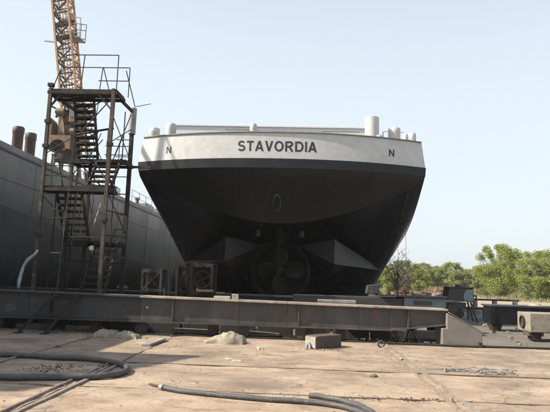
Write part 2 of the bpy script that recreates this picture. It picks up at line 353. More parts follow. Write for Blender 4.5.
# ================================================================== THE BLACK SHIP
CX = -.93; HB = 5.97
ship = thing('ship', 'large black hulled ship with white stern band seen from behind on the slipway', 'ship', (CX, 22.4, 0))
def yT(s): return 21.15+1.25*abs(s)**2.2                     # transom rounded in plan
NS = 48; SS = np.linspace(-1, 1, NS+1)
def band(zlo, zhi, hlo, hhi, out=0., cam=0.0, n=3):
    rows = []
    for k in range(n+1):
        t = k/n; z = zlo+(zhi-zlo)*t; h = hlo+(hhi-hlo)*t
        row = [(CX+s*h, yT(s)-out, z) for s in SS]
        row = [(CX-h, 22.9, z)]+row+[(CX+h, 22.9, z)]
        row = [(CX-h, 84, z)]+row+[(CX+h, 84, z)]
        rows.append(row)
    return rows
ZT, ZB, ZK = 7.45, 6.38, 6.0
mb = MB().grid(band(ZB, ZT, 6.07, 5.92))
# inner face and cap of the bulwark
inner = [(x*.985+CX*.015, y+.12, z) for x, y, z in band(ZB, ZT, 6.07, 5.92)[-1]]
mb.grid([band(ZB, ZT, 6.07, 5.92)[-1], inner, [(x, y, z-1.0) for x, y, z in inner]])
mb.build('bulwark', 'white', ship, smooth=True)
mb = MB(); top = band(ZB, ZT, 6.07, 5.92)[-1][1:-1]
mb.grid([[(x, y-.05, z+.0) for x, y, z in top], [(x, y-.05, z+.045) for x, y, z in top], [(x, y+.14, z+.045) for x, y, z in top], [(x, y+.14, z) for x, y, z in top]])
mb.build('cap_rail', 'sack', ship, smooth=True)
deck = MB(); deck.grid([[(CX+s*5.95, yT(s)+.05, ZB+.05) for s in SS], [(CX+s*5.95, 84, ZB+.05) for s in SS]]); deck.build('deck', 'dkgrey', ship)
r0 = band(ZK, ZB, 6.06, 6.09, .035, n=1); r0[0] = r0[0]
MB().grid([[(x, y, z) for x, y, z in r0[1]], r0[0]]).build('rubbing_strake', 'topblack', ship, smooth=True)
MB().grid([[(x, y, ZB+.002) for x, y, z in r0[1]], [(CX+(x-CX)*.985, y+.1, ZB+.002) for x, y, z in r0[1]]]).build('strake_ledge', 'topblack', ship)
# transom panel below the strake, raking forward to the V edge
def zV(s): return 3.93+1.87*abs(s)**1.75
def yV(s): return 22.75-.25*abs(s)
rows = []
for k in range(11):
    t = k/10; row = []
    for s in SS:
        y0 = yT(s); z = ZK+(zV(s)-ZK)*t; y = y0+(max(yV(s), y0+.02)-y0)*(t**1.15); row.append((CX+s*(6.05-.03*t), y, z))
    rows.append(row)
MB().grid(rows).build('transom', 'brownblack', ship, smooth=True)
# counter: from the V edge forward to the full section
YF = 34.0
def under(s, t):
    y0 = max(yV(s), yT(s)+.02); y = y0+(YF-y0)*t
    zf = .48+2.22*max(0, (abs(s)-.80)/.20)**2
    e = 1.08*t-.08*math.sin(t*math.pi); gfun = t*t*(3-2*t)
    q = abs(s)**3; gs = (1-q)*gfun+q*(1-(1-t)**1.38)
    gs = min(1., gs)
    z = zV(s)+(zf-zV(s))*gs
    if s > 0:                                  # the starboard quarter is fuller
        k = s**3*math.sin(math.pi*min(1, t/.72))
        return (CX+s*(6.02-.1*t)+.13*k, y, z-.33*k)
    return (CX+s*(6.02-.1*t), y, z)
mb = MB(); mb.grid([[under(s, t) for s in SS] for t in np.linspace(0, 1, 25)])
mb.grid([[under(s, 1) for s in SS], [(CX+s*5.92, 78, under(s, 1)[2]) for s in SS], [(CX+s*1.5, 84, under(s, 1)[2]+1) for s in SS]])
for sg in (-1, 1):
    A = [under(sg, t) for t in np.linspace(0, 1, 25)]+[(CX+sg*5.92, 84, 2.7)]
    mb.grid([A, [(CX+sg*6.06, max(p[1], 22.42), ZK+.02) for p in A]])
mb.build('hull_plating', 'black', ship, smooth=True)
for sg in (-1, 1):          # welded plate seams on the counter
    for q in (.30, .52, .74, .9):
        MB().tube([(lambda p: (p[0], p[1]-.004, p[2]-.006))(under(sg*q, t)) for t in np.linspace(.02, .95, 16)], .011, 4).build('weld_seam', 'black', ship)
    for t in (.22, .45, .7):
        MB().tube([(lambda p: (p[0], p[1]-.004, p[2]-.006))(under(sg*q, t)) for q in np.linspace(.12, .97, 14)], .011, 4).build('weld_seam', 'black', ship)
# tunnel fairings: grey wedges either side of the propeller
for sg in (-1, 1):
    X = lambda a: CX+sg*a
    aft_t, aft_b = (X(2.48), 24.5, 3.46), (X(2.48), 24.5, 2.34)
    inn = (X(.82), 25.6, 3.16); out = (X(5.45), 29.3, 2.22)
    inn2 = (X(.82), 27.5, 3.3); out2 = (X(5.3), 30.2, 3.0)
    ob_ = (X(4.3), 30.4, 1.75)
    MB().add([aft_t, aft_b, inn, out, inn2, out2, (X(2.48), 29.5, 1.75)],
             [(0, 1, 2), (0, 2, 4, 5, 3), (1, 6, 4, 2), (4, 6, 5)]+([(0, 3, 1), (1, 3, 5, 6)] if sg > 0 else [])).build('tunnel_fairing', 'fairing', ship)
    if sg < 0: MB().add([aft_t, aft_b, out, out2, (X(2.48), 29.5, 1.75)], [(0, 1, 2), (1, 2, 3, 4)]).build('shaded_fairing_side', 'black', ship)  # port outer face set black, standing in for shade on the grey wedge
    mb = MB().lathe((X(.98), 24.2, 3.62), [(.02, -.16), (.10, -.14), (.12, 0), (.10, .14), (.02, .16)], 12); mb.build('zinc_anode', 'oldzinc', ship, smooth=True)
# skeg and lower body ahead of the propeller
mb = MB(); rows = []
for y, h in ((25.6, .22), (26.6, .5), (28, 1.1), (30.5, 2.2), (34, 3.4)):
    rows.append([(CX-h*1.2, y, 3.4-(y-25.6)*.2), (CX-h, y, 1.9), (CX-h*.6, y, .62), (CX+h*.6, y, .62), (CX+h, y, 1.9), (CX+h*1.2, y, 3.4-(y-25.6)*.2)])
mb.grid(rows); mb.f.append((0, 1, 2, 3, 4, 5)); mb.build('skeg', 'matblack', ship, smooth=True)
# nozzle, propeller, rudder
NC = Vector((CX+.05, 24.85, 2.0))
prof = [(1.30, -.42), (1.34, -.30), (1.36, 0), (1.30, .5), (1.22, .55), (1.16, .3), (1.15, 0), (1.19, -.34), (1.25, -.44), (1.30, -.42)]
nz = MB(); n_ = 48; o_ = 0
for r, h in prof:
    for k in range(n_): t = 2*math.pi*k/n_; nz.v.append((NC.x+r*math.cos(t), NC.y+h, NC.z+r*math.sin(t)))
for i in range(len(prof)-1):
    for k in range(n_): a = i*n_+k; b = i*n_+(k+1) % n_; nz.f.append((a, b, b+n_, a+n_))
nz.build('nozzle_ring', 'matblack', ship, smooth=True)
prop = MB().lathe((NC.x, NC.y+.1, NC.z), [(.02, -.5), (.14, -.44), (.22, -.25), (.25, 0), (.24, .3), (.2, .9)], 20, 'y').build('propeller', 'bronze', ship, smooth=True)
for k in range(4):
    th = math.pi*(.02+k/2); mb = MB(); rows = []
    for i in range(9):
        r = .2+.92*i/8; wd = .42*math.sin(math.pi*min(1, .22+.62*(i/8)))*(1.35 if i else .7)
        tw = rad(58-30*i/8); row = []
        for j in range(7):
            q = (j/6-.5)*2*wd; ca = q*math.cos(tw); ya = q*math.sin(tw)*.8+.0
            ang = th+ca/r if r > .3 else th+ca/.3
            row.append((NC.x+r*math.cos(ang), NC.y+.1+ya, NC.z+r*math.sin(ang)))
        rows.append(row)
    mb.grid(rows); b_ = mb.build('blade', 'bronze', prop, smooth=True)
    md = b_.modifiers.new('thick', 'SOLIDIFY'); md.thickness = .03
rd = MB().prism([(CX-.0, 0), (CX+.02, 0)], 0, 1) if False else MB()
rd.prism([(23.55, 1.0), (24.25, 1.0), (24.3, 3.15), (23.9, 3.2), (23.5, 2.9)], CX-.05, CX+.05, 'x')
rd.build('rudder', 'matblack', ship)
MB().tube([(CX, 24.0, 3.1), (CX, 24.0, 4.0)], .13, 14).build('rudder_stock', 'matblack', ship, smooth=True)
MB().prism([(NC.x-.16, 3.3), (NC.x+.16, 3.3), (NC.x+.4, 3.9), (NC.x-.4, 3.9)], 24.5, 25.3).build('nozzle_bracket', 'matblack', ship)
# mooring pipe with oval rim in the transom
c = PY(277, 203, 21.86)
fr = MB(); ring = []
for R_, yy in ((.19, -.10), (.25, -.06), (.25, .2)):
    ring.append([(c.x+R_*.72*math.cos(t), c.y+yy, c.z+(R_*1.5)*math.sin(t)) for t in np.linspace(0, 2*math.pi, 25)])
fr.grid(ring)
fr.build('hawse_rim', 'dkgrey', ship, smooth=True)
MB().add([(c.x+.19*.72*math.cos(t), c.y-.085, c.z+.285*math.sin(t)) for t in np.linspace(0, 2*math.pi, 24, endpoint=False)], [tuple(range(24))]).build('hawse_plug', 'matblack', ship)
# weld pads, vertical frame seams on the transom
for s in (-.62, -.31, .31, .62):
    mb = MB(); pts = []
    for t in np.linspace(.03, .97, 8):
        y0 = yT(s); z = ZK+(zV(s)-ZK)*t; y = y0+(max(yV(s), y0+.02)-y0)*(t**1.15); pts.append((CX+s*(6.05-.03*t), y-.006, z))
    mb.tube(pts, .012, 5); mb.build('weld_seam', 'brownblack', ship)
# lettering
def arc(cx, cy, rx, ry, a0, a1, n=14): return [(cx+rx*math.cos(rad(a0+(a1-a0)*k/n)), cy+ry*math.sin(rad(a0+(a1-a0)*k/n))) for k in range(n+1)]
W_ = .185; hw = W_/2                       # stroke width as a share of the cap height
GLYPH = {  # grotesque capitals: (advance, centre lines of the strokes)
 'S': (.66, [arc(.33, .735, .235, .19, 25, 180, 10)+arc(.33, .69, .235, .17, 190, 250, 5)+arc(.34, .33, .245, .19, 75, 0, 6)+arc(.335, .275, .25, .2, -8, -160, 12)]),
 'T': (.62, [[(0, 1-hw), (.62, 1-hw)], [(.31, 1-W_), (.31, 0)]]),
 'A': (.74, [[(.075, 0), (.37, 1)], [(.665, 0), (.37, 1)], [(.2, .29), (.54, .29)]]),
 'V': (.70, [[(.075, 1), (.35, 0)], [(.625, 1), (.35, 0)]]),
 'O': (.80, [arc(.40, .5, .322, .422, 0, 360, 36)]),
 'R': (.74, [[(hw, 0), (hw, 1)], [(W_, 1-hw), (.42, 1-hw)]+arc(.43, .735, .19, .187, 85, -85, 12)+[(.42, .47), (W_, .47)], [(.40, .45), (.64, 0)]]),
 'D': (.74, [[(hw, 0), (hw, 1)], [(W_, 1-hw), (.34, 1-hw)]+arc(.34, .5, .322, .422, 85, -85, 20)+[(.34, hw), (W_, hw)]]),
 'I': (.155, [[(hw, 0), (hw, 1)]]),
 'N': (.72, [[(hw, 0), (hw, 1)], [(.72-hw, 0), (.72-hw, 1)], [(hw*1.15, .94), (.72-hw*1.15, .06)]])}
for _k in GLYPH: GLYPH[_k] = (GLYPH[_k][0]*1.07, [[(p[0]*1.07, p[1]) for p in st_] for st_ in GLYPH[_k][1]])
def letters(txt, size, uc, cz, gap):
    """one mesh per character, painted plate thin, set on the rounded bulwark"""
    tot = sum(GLYPH[c][0] for c in txt)*size+gap*(len(txt)-1); x = uc-tot/2
    for ch in txt:
        adv, strokes = GLYPH[ch]; mb = MB(); lay = 0
        for st_ in strokes:
            pts = [Vector((p[0], p[1])) for p in st_]; closed = (pts[0]-pts[-1]).length < 1e-4; L_ = []
            for i in range(len(pts)):
                a = pts[i-1] if i else (pts[-2] if closed else pts[0]); b = pts[i+1] if i < len(pts)-1 else (pts[1] if closed else pts[-1])
                d = (b-a).normalized(); n = Vector((-d.y, d.x))*hw*(1 if abs(d.y) > .3 or True else 1)
                L_.append((pts[i]+n, pts[i]-n))
            if len(pts) == 2 and ch in 'AV':   # square the feet of the slanting strokes to the line
                dd = (pts[1]-pts[0]).normalized()
                if abs(dd.y) > .5:
                    e = hw/abs(dd.y); L_ = [(Vector((p.x+e, p.y)), Vector((p.x-e, p.y))) for p in pts]
            o = len(mb.v); 
            for p, q in L_:
                for w2 in (p, q):
                    px = x+w2.x*size; pz = cz-size/2+w2.y*size; s_ = (px-CX)/(6.07-.15*(pz-ZB)/(ZT-ZB))
                    mb.v.append((px, yT(s_)-.004-.0008*lay, pz))
            for i in range(len(L_)-1): mb.f.append((o+2*i, o+2*i+1, o+2*i+3, o+2*i+2))
            lay += 1
        mb.build('letter', 'letter', ship); x += adv*size+gap
a = PY(238, 146.6, 21.2); b = PY(316.5, 148.6, 21.2)
letters('STAVORDIA', .425, (a.x+b.x)/2, (a.z+b.z)/2+.045, .062)
c = PY(169, 150.2, 21.9); letters('N', .30, c.x, c.z, 0)
c = PY(391.8, 152.8, 21.8); letters('N', .30, c.x, c.z, 0)
# bollards, hatch coaming, drums on deck
def bollard(u0, u1, vt, Y, zb, step=True, lid=.0):
    a = PY(u0, vt, Y); b = PY(u1, vt, Y); r = (b.x-a.x)/2; c = (a+b)/2; h = a.z-zb
    pr = [(r*.98, 0), (r*.98, h*.86), (r, h*.87), (r, h*.97), (r*.9, h)]
    MB().lathe((c.x, Y, zb), pr, 24).build('deck_bollard', 'white', ship, smooth=True)
bollard(149.5, 160, 128.5, 23.3, 6.4); bollard(166.5, 176.5, 124.2, 23.0, 6.4); bollard(250, 257, 124.3, 22.0, 6.4)
bollard(388, 400.5, 128.6, 23.2, 6.4); bollard(408, 416, 133.8, 23.5, 6.4); bollard(403, 408, 134.5, 23.9, 6.4)
a = PY(363, 118, 23.0); b = PY(381, 118, 23.0)
MB().lathe(((a.x+b.x)/2, 23.0, 6.4), [(.37, 0), (.39, .02), (.39, 1.3), (.36, 1.36), (.31, 1.38), (.31, a.z-6.4)], 28).build('vent_drum', 'white', ship, smooth=True)
MB().lathe(((a.x+b.x)/2+.27, 22.85, 6.4), [(.17, 0), (.17, 1.42), (.15, 1.46)], 18).build('vent_pipe', 'white', ship, smooth=True)
for u, v in ((392, 131), (404, 132)):
    c = PY(u, v+1, 23.4); MB().tube([(c.x-.35, 23.4, 7.2), (c.x-.4, 23.4, c.z), (c.x, 23.4, c.z+.05)], .025, 6).build('vent_hook', 'white', ship)
zc = PY(270, 125.3, 25).z
hx0, hx1 = PY(170, 125, 25).x, PY(366, 127, 25).x
MB().box((hx0, 25, 6.44), (hx1, 60, zc)).build('hatch_coaming', 'white2', ship, bevel=.03)
MB().box((hx0-.06, 24.94, zc-.10), (hx1+.06, 60, zc-.03)).build('coaming_flange', 'white2', ship)
mb = MB(); zz = PY(270, 130, 23.4).z
mb.tube([(PY(225, 130, 23.4).x, 23.4, zz), (PY(258, 130, 23.4).x, 23.4, zz)], .02, 6); mb.build('deck_rail', 'galv', ship)
mb = MB(); mb.tube([(PY(322, 132, 23.4).x, 23.4, zz-.02), (PY(360, 132, 23.4).x, 23.4, zz-.02)], .02, 6); mb.build('deck_rail', 'galv', ship)

# keel blocks under the ship
for i, (x, y) in enumerate([(CX+dx, yy) for yy in (27.5, 31.0, 34.5, 40, 46) for dx in (-3.6, 0, 3.6)]):
    k = thing('keel_block', 'dark timber keel block stack under the black ship, %s row from the stern, %s' % (ORD(i//3), ('left one', 'middle one', 'right one')[i % 3]), 'keel block', (x, y, 0), 'timber keel blocks under the black ship')
    for j in range(2):
        h0 = j*.25; l = .75 if j % 2 else .5; hz_ = .25 if y > 33 else (.25, .62)[j]
        MB().box((x-l, y-.32, -.04+h0), (x+l, y+.32, hz_+h0-.03), jit=.008).build('timber_block', 'timber', k)

# ================================================================== THE GREY SHIP ON THE LEFT
gs = thing('ship', 'grey ship at the far left with brown vent pipes and shade-darkened lower hull', 'ship', (-14.5, 20, 0))
GX = -11.45
def gside(y):   # plan half of the near side
    if y < 9: return GX-.34*(9-y)**1.15
    if y > 62: return GX-.012*(y-62)**2
    return GX
ys = [4.0, 5, 6, 7, 8, 9, 11, 14, 17, 19, 21, 23, 25, 28, 31, 34, 38, 42, 47, 52, 57, 62, 67, 72, 77]
def zdeck(y): return 6.5+.004*max(0, y-30)
def split(y): return 4.2-.085*max(0, y-19) if y > 19 else 4.2
def fl(y, z):   # inward lean of the lower side
    k = max(0, 1-(max(y, 10)-10)/34); b = max(0, 5.2-z); low = max(0, 2.2-z)
    return -(k*.045*b*b+.30*low*low)
def grow(za, zb_, n):
    rows = []
    for i in range(n+1):
        row = []
        for y in ys:
            z0, z1 = za(y), zb_(y); z = z0+(z1-z0)*i/n; row.append((gside(y)+fl(y, z), y, z))
        rows.append(row)
    return rows
MB().grid(grow(split, lambda y: zdeck(y)-.32, 5)).build('side_plating', 'greyhull', gs, smooth=True)
MB().grid([[(x+.07, y, z) for x, y, z in r] for r in grow(lambda y: zdeck(y)-.32, lambda y: zdeck(y)-.24, 1)]).build('rubbing_strake', 'darkhull', gs)
MB().grid(grow(lambda y: zdeck(y)-.32, zdeck, 1)).build('sheer_strake', 'greyhull', gs)
MB().grid(grow(lambda y: .4, split, 10)).build('lower_hull', 'darkhull', gs, smooth=True)
low = grow(lambda y: .4, split, 10)[0]
MB().grid([low, [(-25, y, .4) for x, y, z in low]]).build('hull_bottom', 'darkhull', gs)
MB().grid([[(gside(y), y, zdeck(y)) for y in ys], [(-25, y, zdeck(y)) for y in ys]]).build('deck', 'greyhull', gs)
MB().grid([[(gside(y)+fl(y, z), y, z) for z in (.4, 2, 4, 6.5)] for y in (77,)]+[[(-25, 77, z) for z in (.4, 2, 4, 6.5)]]).build('end_plating', 'greyhull', gs)
MB().grid([[(gside(4)+fl(4, z), 4, z) for z in (.4, 2, 4, 6.5)]]+[[(-25, 4, z) for z in (.4, 2, 4, 6.5)]]).build('end_plating', 'greyhull', gs)
for y in (22.4, 27.3, 33.0, 39.5, 47):       # plate butt seams
    mb = MB(); mb.tube([(gside(y)+fl(y, z)+.003, y, z) for z in np.linspace(split(y)+.02, zdeck(y)-.34, 8)], .012, 4); mb.build('plate_seam', 'greyhull', gs)
mb = MB(); mb.tube([(gside(y)+fl(y, z_)+.004, y, z_) for y in ys[6:-3] for z_ in (5.1,)], .014, 4); mb.build('plate_seam', 'greyhull', gs)
# deckhouse near its end, out to the left of the frame
MB().prism([(-11.5, 8.9), (-19, 8.9), (-19, 5.0), (-13.3, 5.0)], 6.52, 8.5, 'z').build('deckhouse', 'greyhull', gs)
# brown vents
for u0, u1, vt in ((13.5, 24.3, 127), (26, 36.5, 133.4)):
    Y = 23.6 if u0 < 20 else 25.0
    a = PY(u0, vt, Y); b = PY(u1, vt, Y); r = (b.x-a.x)/2; cx = (a.x+b.x)/2; h = a.z-6.5
    MB().lathe((cx, Y, 6.5), [(r*.93, 0), (r*.93, h*.8), (r*1.02, h*.82), (r*1.02, h*.97), (r*.9, h)], 20).build('vent_pipe', 'funnel', gs, smooth=True)
# deck edge railing, fairleads and bits of gear along it
for y0, y1 in ((26.5, 30.5), (36, 41), (43, 53)):
    n = int((y1-y0)/1.3)
    for k in range(n+1):
        y = y0+(y1-y0)*k/n; MB().tube([(GX-.12, y, zdeck(y)), (GX-.12, y, zdeck(y)+.85)], .022, 5).build('rail_post', 'galv', gs)
    for h in (.42, .84): MB().tube([(GX-.12, y0, zdeck(y0)+h), (GX-.12, y1, zdeck(y1)+h)], .018, 5).build('guard_rail', 'galv', gs)
for y in (29, 33.5, 38.5, 45, 49, 54):
    MB().lathe((GX-.5, y, zdeck(y)), [(.16, 0), (.14, .1), (.14, .5), (.2, .52), (.2, .62), (.1, .66)], 12).build('bollard', 'greyhull', gs, smooth=True)
MB().box((-15, 34, 6.6), (-12.1, 35.2, 7.3)).build('deck_locker', 'white', gs, bevel=.03)
MB().box((-14.6, 41, 6.6), (-12.0, 43.2, 7.15)).build('deck_winch', 'galv', gs, bevel=.05)
MB().box((-15, 47, 6.6), (-12.1, 50, 7.5)).build('deck_locker', 'galv', gs, bevel=.05)
# derrick post and stays, unseen, added to cast crossed shadows on the white stern
mb = MB(); mb.tube([(-15.6, 19.6, 6.5), (-15.6, 19.6, 17)], [.16, .10], 10); mb.tube([(-15.6, 19.6, 10), (-15.3, 18.2, 15.6)], .13, 8)
mb.tube([(-15.6, 19.6, 16.4), (-15.2, 15.4, 6.6)], .05, 6); mb.tube([(-15.3, 21.3, 15.3), (-15.35, 17.9, 12.4)], .12, 8)
# (all of it left of the picture edge)
mb.build('shadow_derrick', 'greyhull', gs)
for i_, y in enumerate((14, 20, 26, 32, 38, 45, 52, 60)):
    x = -12.9
    k = thing('keel_block', ORD(i_)+' timber keel block stack from the camera under the grey ship', 'keel block', (x, y, 0), 'timber keel blocks under the grey ship')
    for j in range(1):
        h0 = j*.29; l = .6 if j % 2 else .45
        MB().box((x-l, y-.3, -.04+h0), (x+l, y+.3, .39+h0), jit=.012).build('timber_block', 'timber' if j != 1 or y > 30 else 'plank', k)

# ================================================================== CRANE
CY = 48.0
cr = thing('crane', 'orange lattice boom crane with rusty machinery cab behind the scaffold tower', 'crane', (-18, CY, 0))
def cp(u, v, dy=0): return PY(u, v, CY+dy)
A0 = cp(76.5, 150); A1 = cp(60, -30)
ax = (A1-A0); Lb = ax.length; d = ax.normalized(); sd = Vector((1, 0, 0)); sd = (sd-d*sd.dot(d)).normalized(); bk = d.cross(sd)
Wd = .74; 
def bp(t, sx, sy, wv=1.0): return A0+ax*t+sd*(sx*Wd*wv)+bk*(sy*Wd*wv)
cor = [(-1, -1), (1, -1), (1, 1), (-1, 1)]
for sx, sy in cor: MB().bar(bp(-.02, sx, sy), bp(1, sx, sy), .17).build('boom_chord', 'orange', cr)
NP = 15
for k in range(NP):
    t0, t1 = k/NP, (k+1)/NP
    for f in range(4):
        a, b = cor[f], cor[(f+1) % 4]
        mt = 'orange' if f in (1, 2) else 'rust'
        MB().bar(bp(t0, *a), bp(t0, *b), .10).build('boom_strut', mt, cr)
        MB().bar(bp(t0, *(a if k % 2 else b)), bp(t1, *(b if k % 2 else a)), .085).build('boom_brace', mt, cr)
        MB().bar(bp(t0, *(b if k % 2 else a)), bp(t0+.5/NP, *(a if k % 2 else b)), .05).build('boom_brace', mt, cr)
# inner ladder and platforms
for sx in (-.25, .15): MB().bar(bp(0, sx, .2), bp(1, sx, .2), .06).build('ladder_rail', 'orange', cr)
for k in range(60): MB().bar(bp(k/60, -.25, .2), bp(k/60, .15, .2), .035).build('ladder_rung', 'orange', cr)
for t in (.615, .69):
    c = A0+ax*t
    MB().bar(c-sd*1.15, c+sd*1.05, .10, .5).build('boom_platform', 'rust', cr)
# basket with rails on the right of the boom
b0 = cp(71.5, 38.5); b1 = cp(82, 40); t0 = cp(73.5, 20); t1 = cp(83.8, 21.5)
bask = MB().bar((b0+b1)/2-Vector((0, .7, 0)), (b0+b1)/2+Vector((0, .7, 0)), .95, .12).build('basket_floor', 'galv', cr)
for dy in (-.7, .7):
    o = Vector((0, dy, 0))
    for a, b in ((b0, t0), (b1, t1), ((b0+b1)/2, (t0+t1)/2), (t0, t1), (b0*.33+t0*.67, b1*.33+t1*.67), (b0*.8+t0*.2, b1*.8+t1*.2), (b0, b1)):
        MB().bar(a+o, b+o, .06).build('basket_rail', 'galv', cr)
MB().bar(cp(44.5, 41), cp(56, 42.2), .11).build('side_arm', 'galv', cr)
MB().bar(cp(56, 40), cp(56, 47), .12).build('side_arm', 'rust', cr)
# machinery cab, counterweight frame, pedestal
ca = cp(54, 118); cb = cp(83, 148)
hs = MB().box((cp(61, 120).x, CY-.6, cb.z), (cp(75, 120).x, CY+1.6, cp(70, 112).z)).build('machinery_house', 'ochre', cr, bevel=.06)
MB().box((cp(63, 120).x, CY-.66, cp(66, 134).z), (cp(69.5, 120).x, CY-.6, cp(66, 124).z)).build('cab_window', 'glass', hs)
MB().box((cp(78, 115).x, CY-1.9, cp(78, 128).z), (cp(86, 115).x, CY+.5, cp(78, 111).z)).build('operator_cab', 'ochre', cr, bevel=.08)
MB().box((cp(79.5, 115).x, CY-1.95, cp(78, 123).z), (cp(84.5, 115).x, CY-1.9, cp(78, 113.5).z)).build('cab_window', 'glass', cr)
MB().box((cp(53, 115).x, CY-1, cp(55, 142).z), (cp(58, 115).x, CY+1, cp(55, 124).z)).build('counterweight', 'ochre', cr, bevel=.05)
# arched underframe
arch = []
x0, x1 = cp(52, 150).x, cp(76, 150).x; zt = cp(64, 139).z; zb2 = cp(64, 152).z; xm = (x0+x1)/2
poly = [(x0, zt), (x1, zt), (x1, zb2), (xm+.75, zb2)]+[(xm+.75*math.cos(t), zb2+.1+.75*math.sin(t)) for t in np.linspace(.2, math.pi-.2, 8)]+[(xm-.75, zb2), (x0, zb2)]
MB().prism(poly, CY-1.4, CY+1.4).build('underframe', 'ochre', cr)
MB().lathe((xm+.3, CY, zb2-.9), [(1.25, 0), (1.25, .5), (1.0, .55), (1.0, .95)], 24).build('slewing_ring', 'rust', cr, smooth=True)
for sx in (-1, 1):
    for sy in (-1, 1):
        MB().bar((xm+.3+sx*.8, CY+sy*.8, zb2-.9), (xm+.3+sx*2.2, CY+sy*2.2, .0), .3).build('leg', 'ochre', cr)
for h in (.3, .6, .85):
    z = (zb2-.9)*h; q = 2.2-1.4*h
    for a, b in (((-q, -q), (q, -q)), ((q, -q), (q, q)), ((q, q), (-q, q)), ((-q, q), (-q, -q))):
        MB().bar((xm+.3+a[0], CY+a[1], z), (xm+.3+b[0], CY+b[1], z), .14).build('leg_brace', 'ochre', cr)
for k in range(75):   # pipes, drums, brackets around the machinery
    u = random.uniform(54, 90); v = random.uniform(92, 150); a = cp(u, v, random.uniform(-1.3, 1.3))
    b = a+Vector((random.uniform(-.9, .9), random.uniform(-.4, .4), random.uniform(-.7, .7)))
    if abs(u-70) > 16 and v < 110: continue
    MB().bar(a, b, random.uniform(.06, .18)).build('machine_rod', random.choice(['ochre', 'rust', 'rust', 'orange']), cr)
for u, v in ((61, 112), (75, 132), (68, 100), (84, 140), (66, 92)):
    a = cp(u, v, -1.0); MB().lathe((a.x, a.y, a.z), [(.1, -.4), (.36, -.38), (.36, .38), (.1, .4)], 16, 'x').build('winch_drum', 'ochre', cr, smooth=True)

# ================================================================== SCAFFOLD STAIR TOWER
TX0, TX1, TY0, TY1 = -7.9, -5.9, 15.9, 17.9; TT = 7.3
tw = thing('scaffold_tower', 'tall rusty steel stair tower with zigzag flights standing between the two ships', 'scaffold', (TX0, TY0, 0))
for (x, y, w_) in ((TX0, TY0, .095), (TX1, TY0, .105), (TX1, TY1, .12), (TX0, TY1, .075)):
    MB().bar((x, y, .0), (x, y, TT), w_).build('post', 'rustpale' if y == TY0 else 'rust', tw)
    MB().box((x-.16, y-.16, -.03), (x+.16, y+.16, .015)).build('base_plate', 'rust', tw)
MB().tube([(TX1, TY1, TT-.9), (TX1, TY1, TT+.02)], .12, 10).build('post_cap', 'galv', tw, smooth=True)
def deckp(x0, x1, y0, y1, z, n=4, th=.05):
    for i in range(n):
        a = y0+(y1-y0)*i/n; b = y0+(y1-y0)*(i+1)/n-.02
        MB().box((x0, a, z-th), (x1, b, z), jit=.004).build('deck_board', 'rust', tw)
    for y in (y0, y1): MB().bar((x0-.03, y, z-.11), (x1+.03, y, z-.11), .06, .10).build('platform_beam', 'rust', tw)
    for x in (x0, x1): MB().bar((x, y0, z-.11), (x, y1, z-.11), .06, .11).build('platform_beam', 'rust', tw)
L1, L2, L3, L4, L0 = TT-.02, 5.35, 4.22, 2.65, 1.05
fx = lambda f: TX0+(TX1-TX0)*f
deckp(TX0-.05, TX1+.1, TY0-.02, TY0+.72, L1, 4)
for x in (TX0, TX1): MB().bar((x, TY0+.7, L1-.1), (x, TY1, L1-.1), .06, .1).build('platform_beam', 'rust', tw)
deckp(fx(.12), TX1+.1, TY1-.72, TY1, L2, 3)
MB().bar((TX1, TY1, L2-.1), (TX1+.75, TY1, L2-.1), .06, .08).build('platform_beam', 'rust', tw)
deckp(TX0-.05, TX1+.1, TY0, TY0+.6, L3, 3)
deckp(fx(.5), TX1, TY1-.55, TY1, L4, 3); deckp(fx(.08), fx(.55), TY1-.55, TY1, L4, 2)
def flight(fa, fb, ytop, ybot, ztop, zbot, n):
    x0, x1 = fx(fa), fx(fb)
    for x in (x0, x1): MB().bar((x, ytop, ztop), (x, ybot, zbot), .045, .13).build('stringer', 'rust', tw)
    for i in range(1, n+1):
        t = (i-.5)/n; y = ytop+(ybot-ytop)*t; z = ztop+(zbot-ztop)*t
        MB().box((x0, y-.13, z-.028), (x1, y+.14, z+.028), jit=.008).build('tread', 'rust', tw)
flight(.30, .60, TY0+.6, TY1-.6, L1, L2, 9) if False else flight(.24, .56, TY0+.62, TY1-.62, L1, L2, 10)
flight(.58, .96, TY1-.65, TY0+.5, L2, L3, 6)
flight(.10, .50, TY0+.5, TY1-.5, L3, L4, 8)
flight(.62, .98, TY1-.5, TY0+.25, L4, .55, 10)
def rl(pts, r=.016, mt='rust'): MB().tube(pts, r, 6).build('hand_rail', mt, tw)
# top guard rails
x0, x1 = TX0+.6, TX1+.08
for h in (1.12,): rl([(x0-.15, TY0, L1+h), (x1, TY0, L1+h)])
rl([(x1, TY0, L1+1.12), (x1, TY0, L1)]); rl([(fx(.5), TY0, L1+1.12), (fx(.47), TY0, L1)]); rl([(TX0+.42, TY0, L1+1.12), (TX0+.05, TY0, L1)])
for h in (1.0, .55): rl([(TX0+.2 if h > .9 else fx(.6), TY0+.72, L1+h), (TX1+.22, TY0+.72, L1+h)])
rl([(TX1+.22, TY0+.72, L1+1.0), (TX1+.22, TY0+.72, L1)]); rl([(fx(.66), TY0+.72, L1+1.0), (fx(.62), TY0+.72, L1)]); rl([(fx(.67), TY0+.72, L1+1.0), (fx(.82), TY0+.72, L1)])
rl([(TX1+.1, TY0+.72, L1+.9), (TX1+.05, TY1, L1+.1)]); rl([(TX1+.05, TY1, L1+.1), (TX1+.6, TY1, L1+.22)], .012)
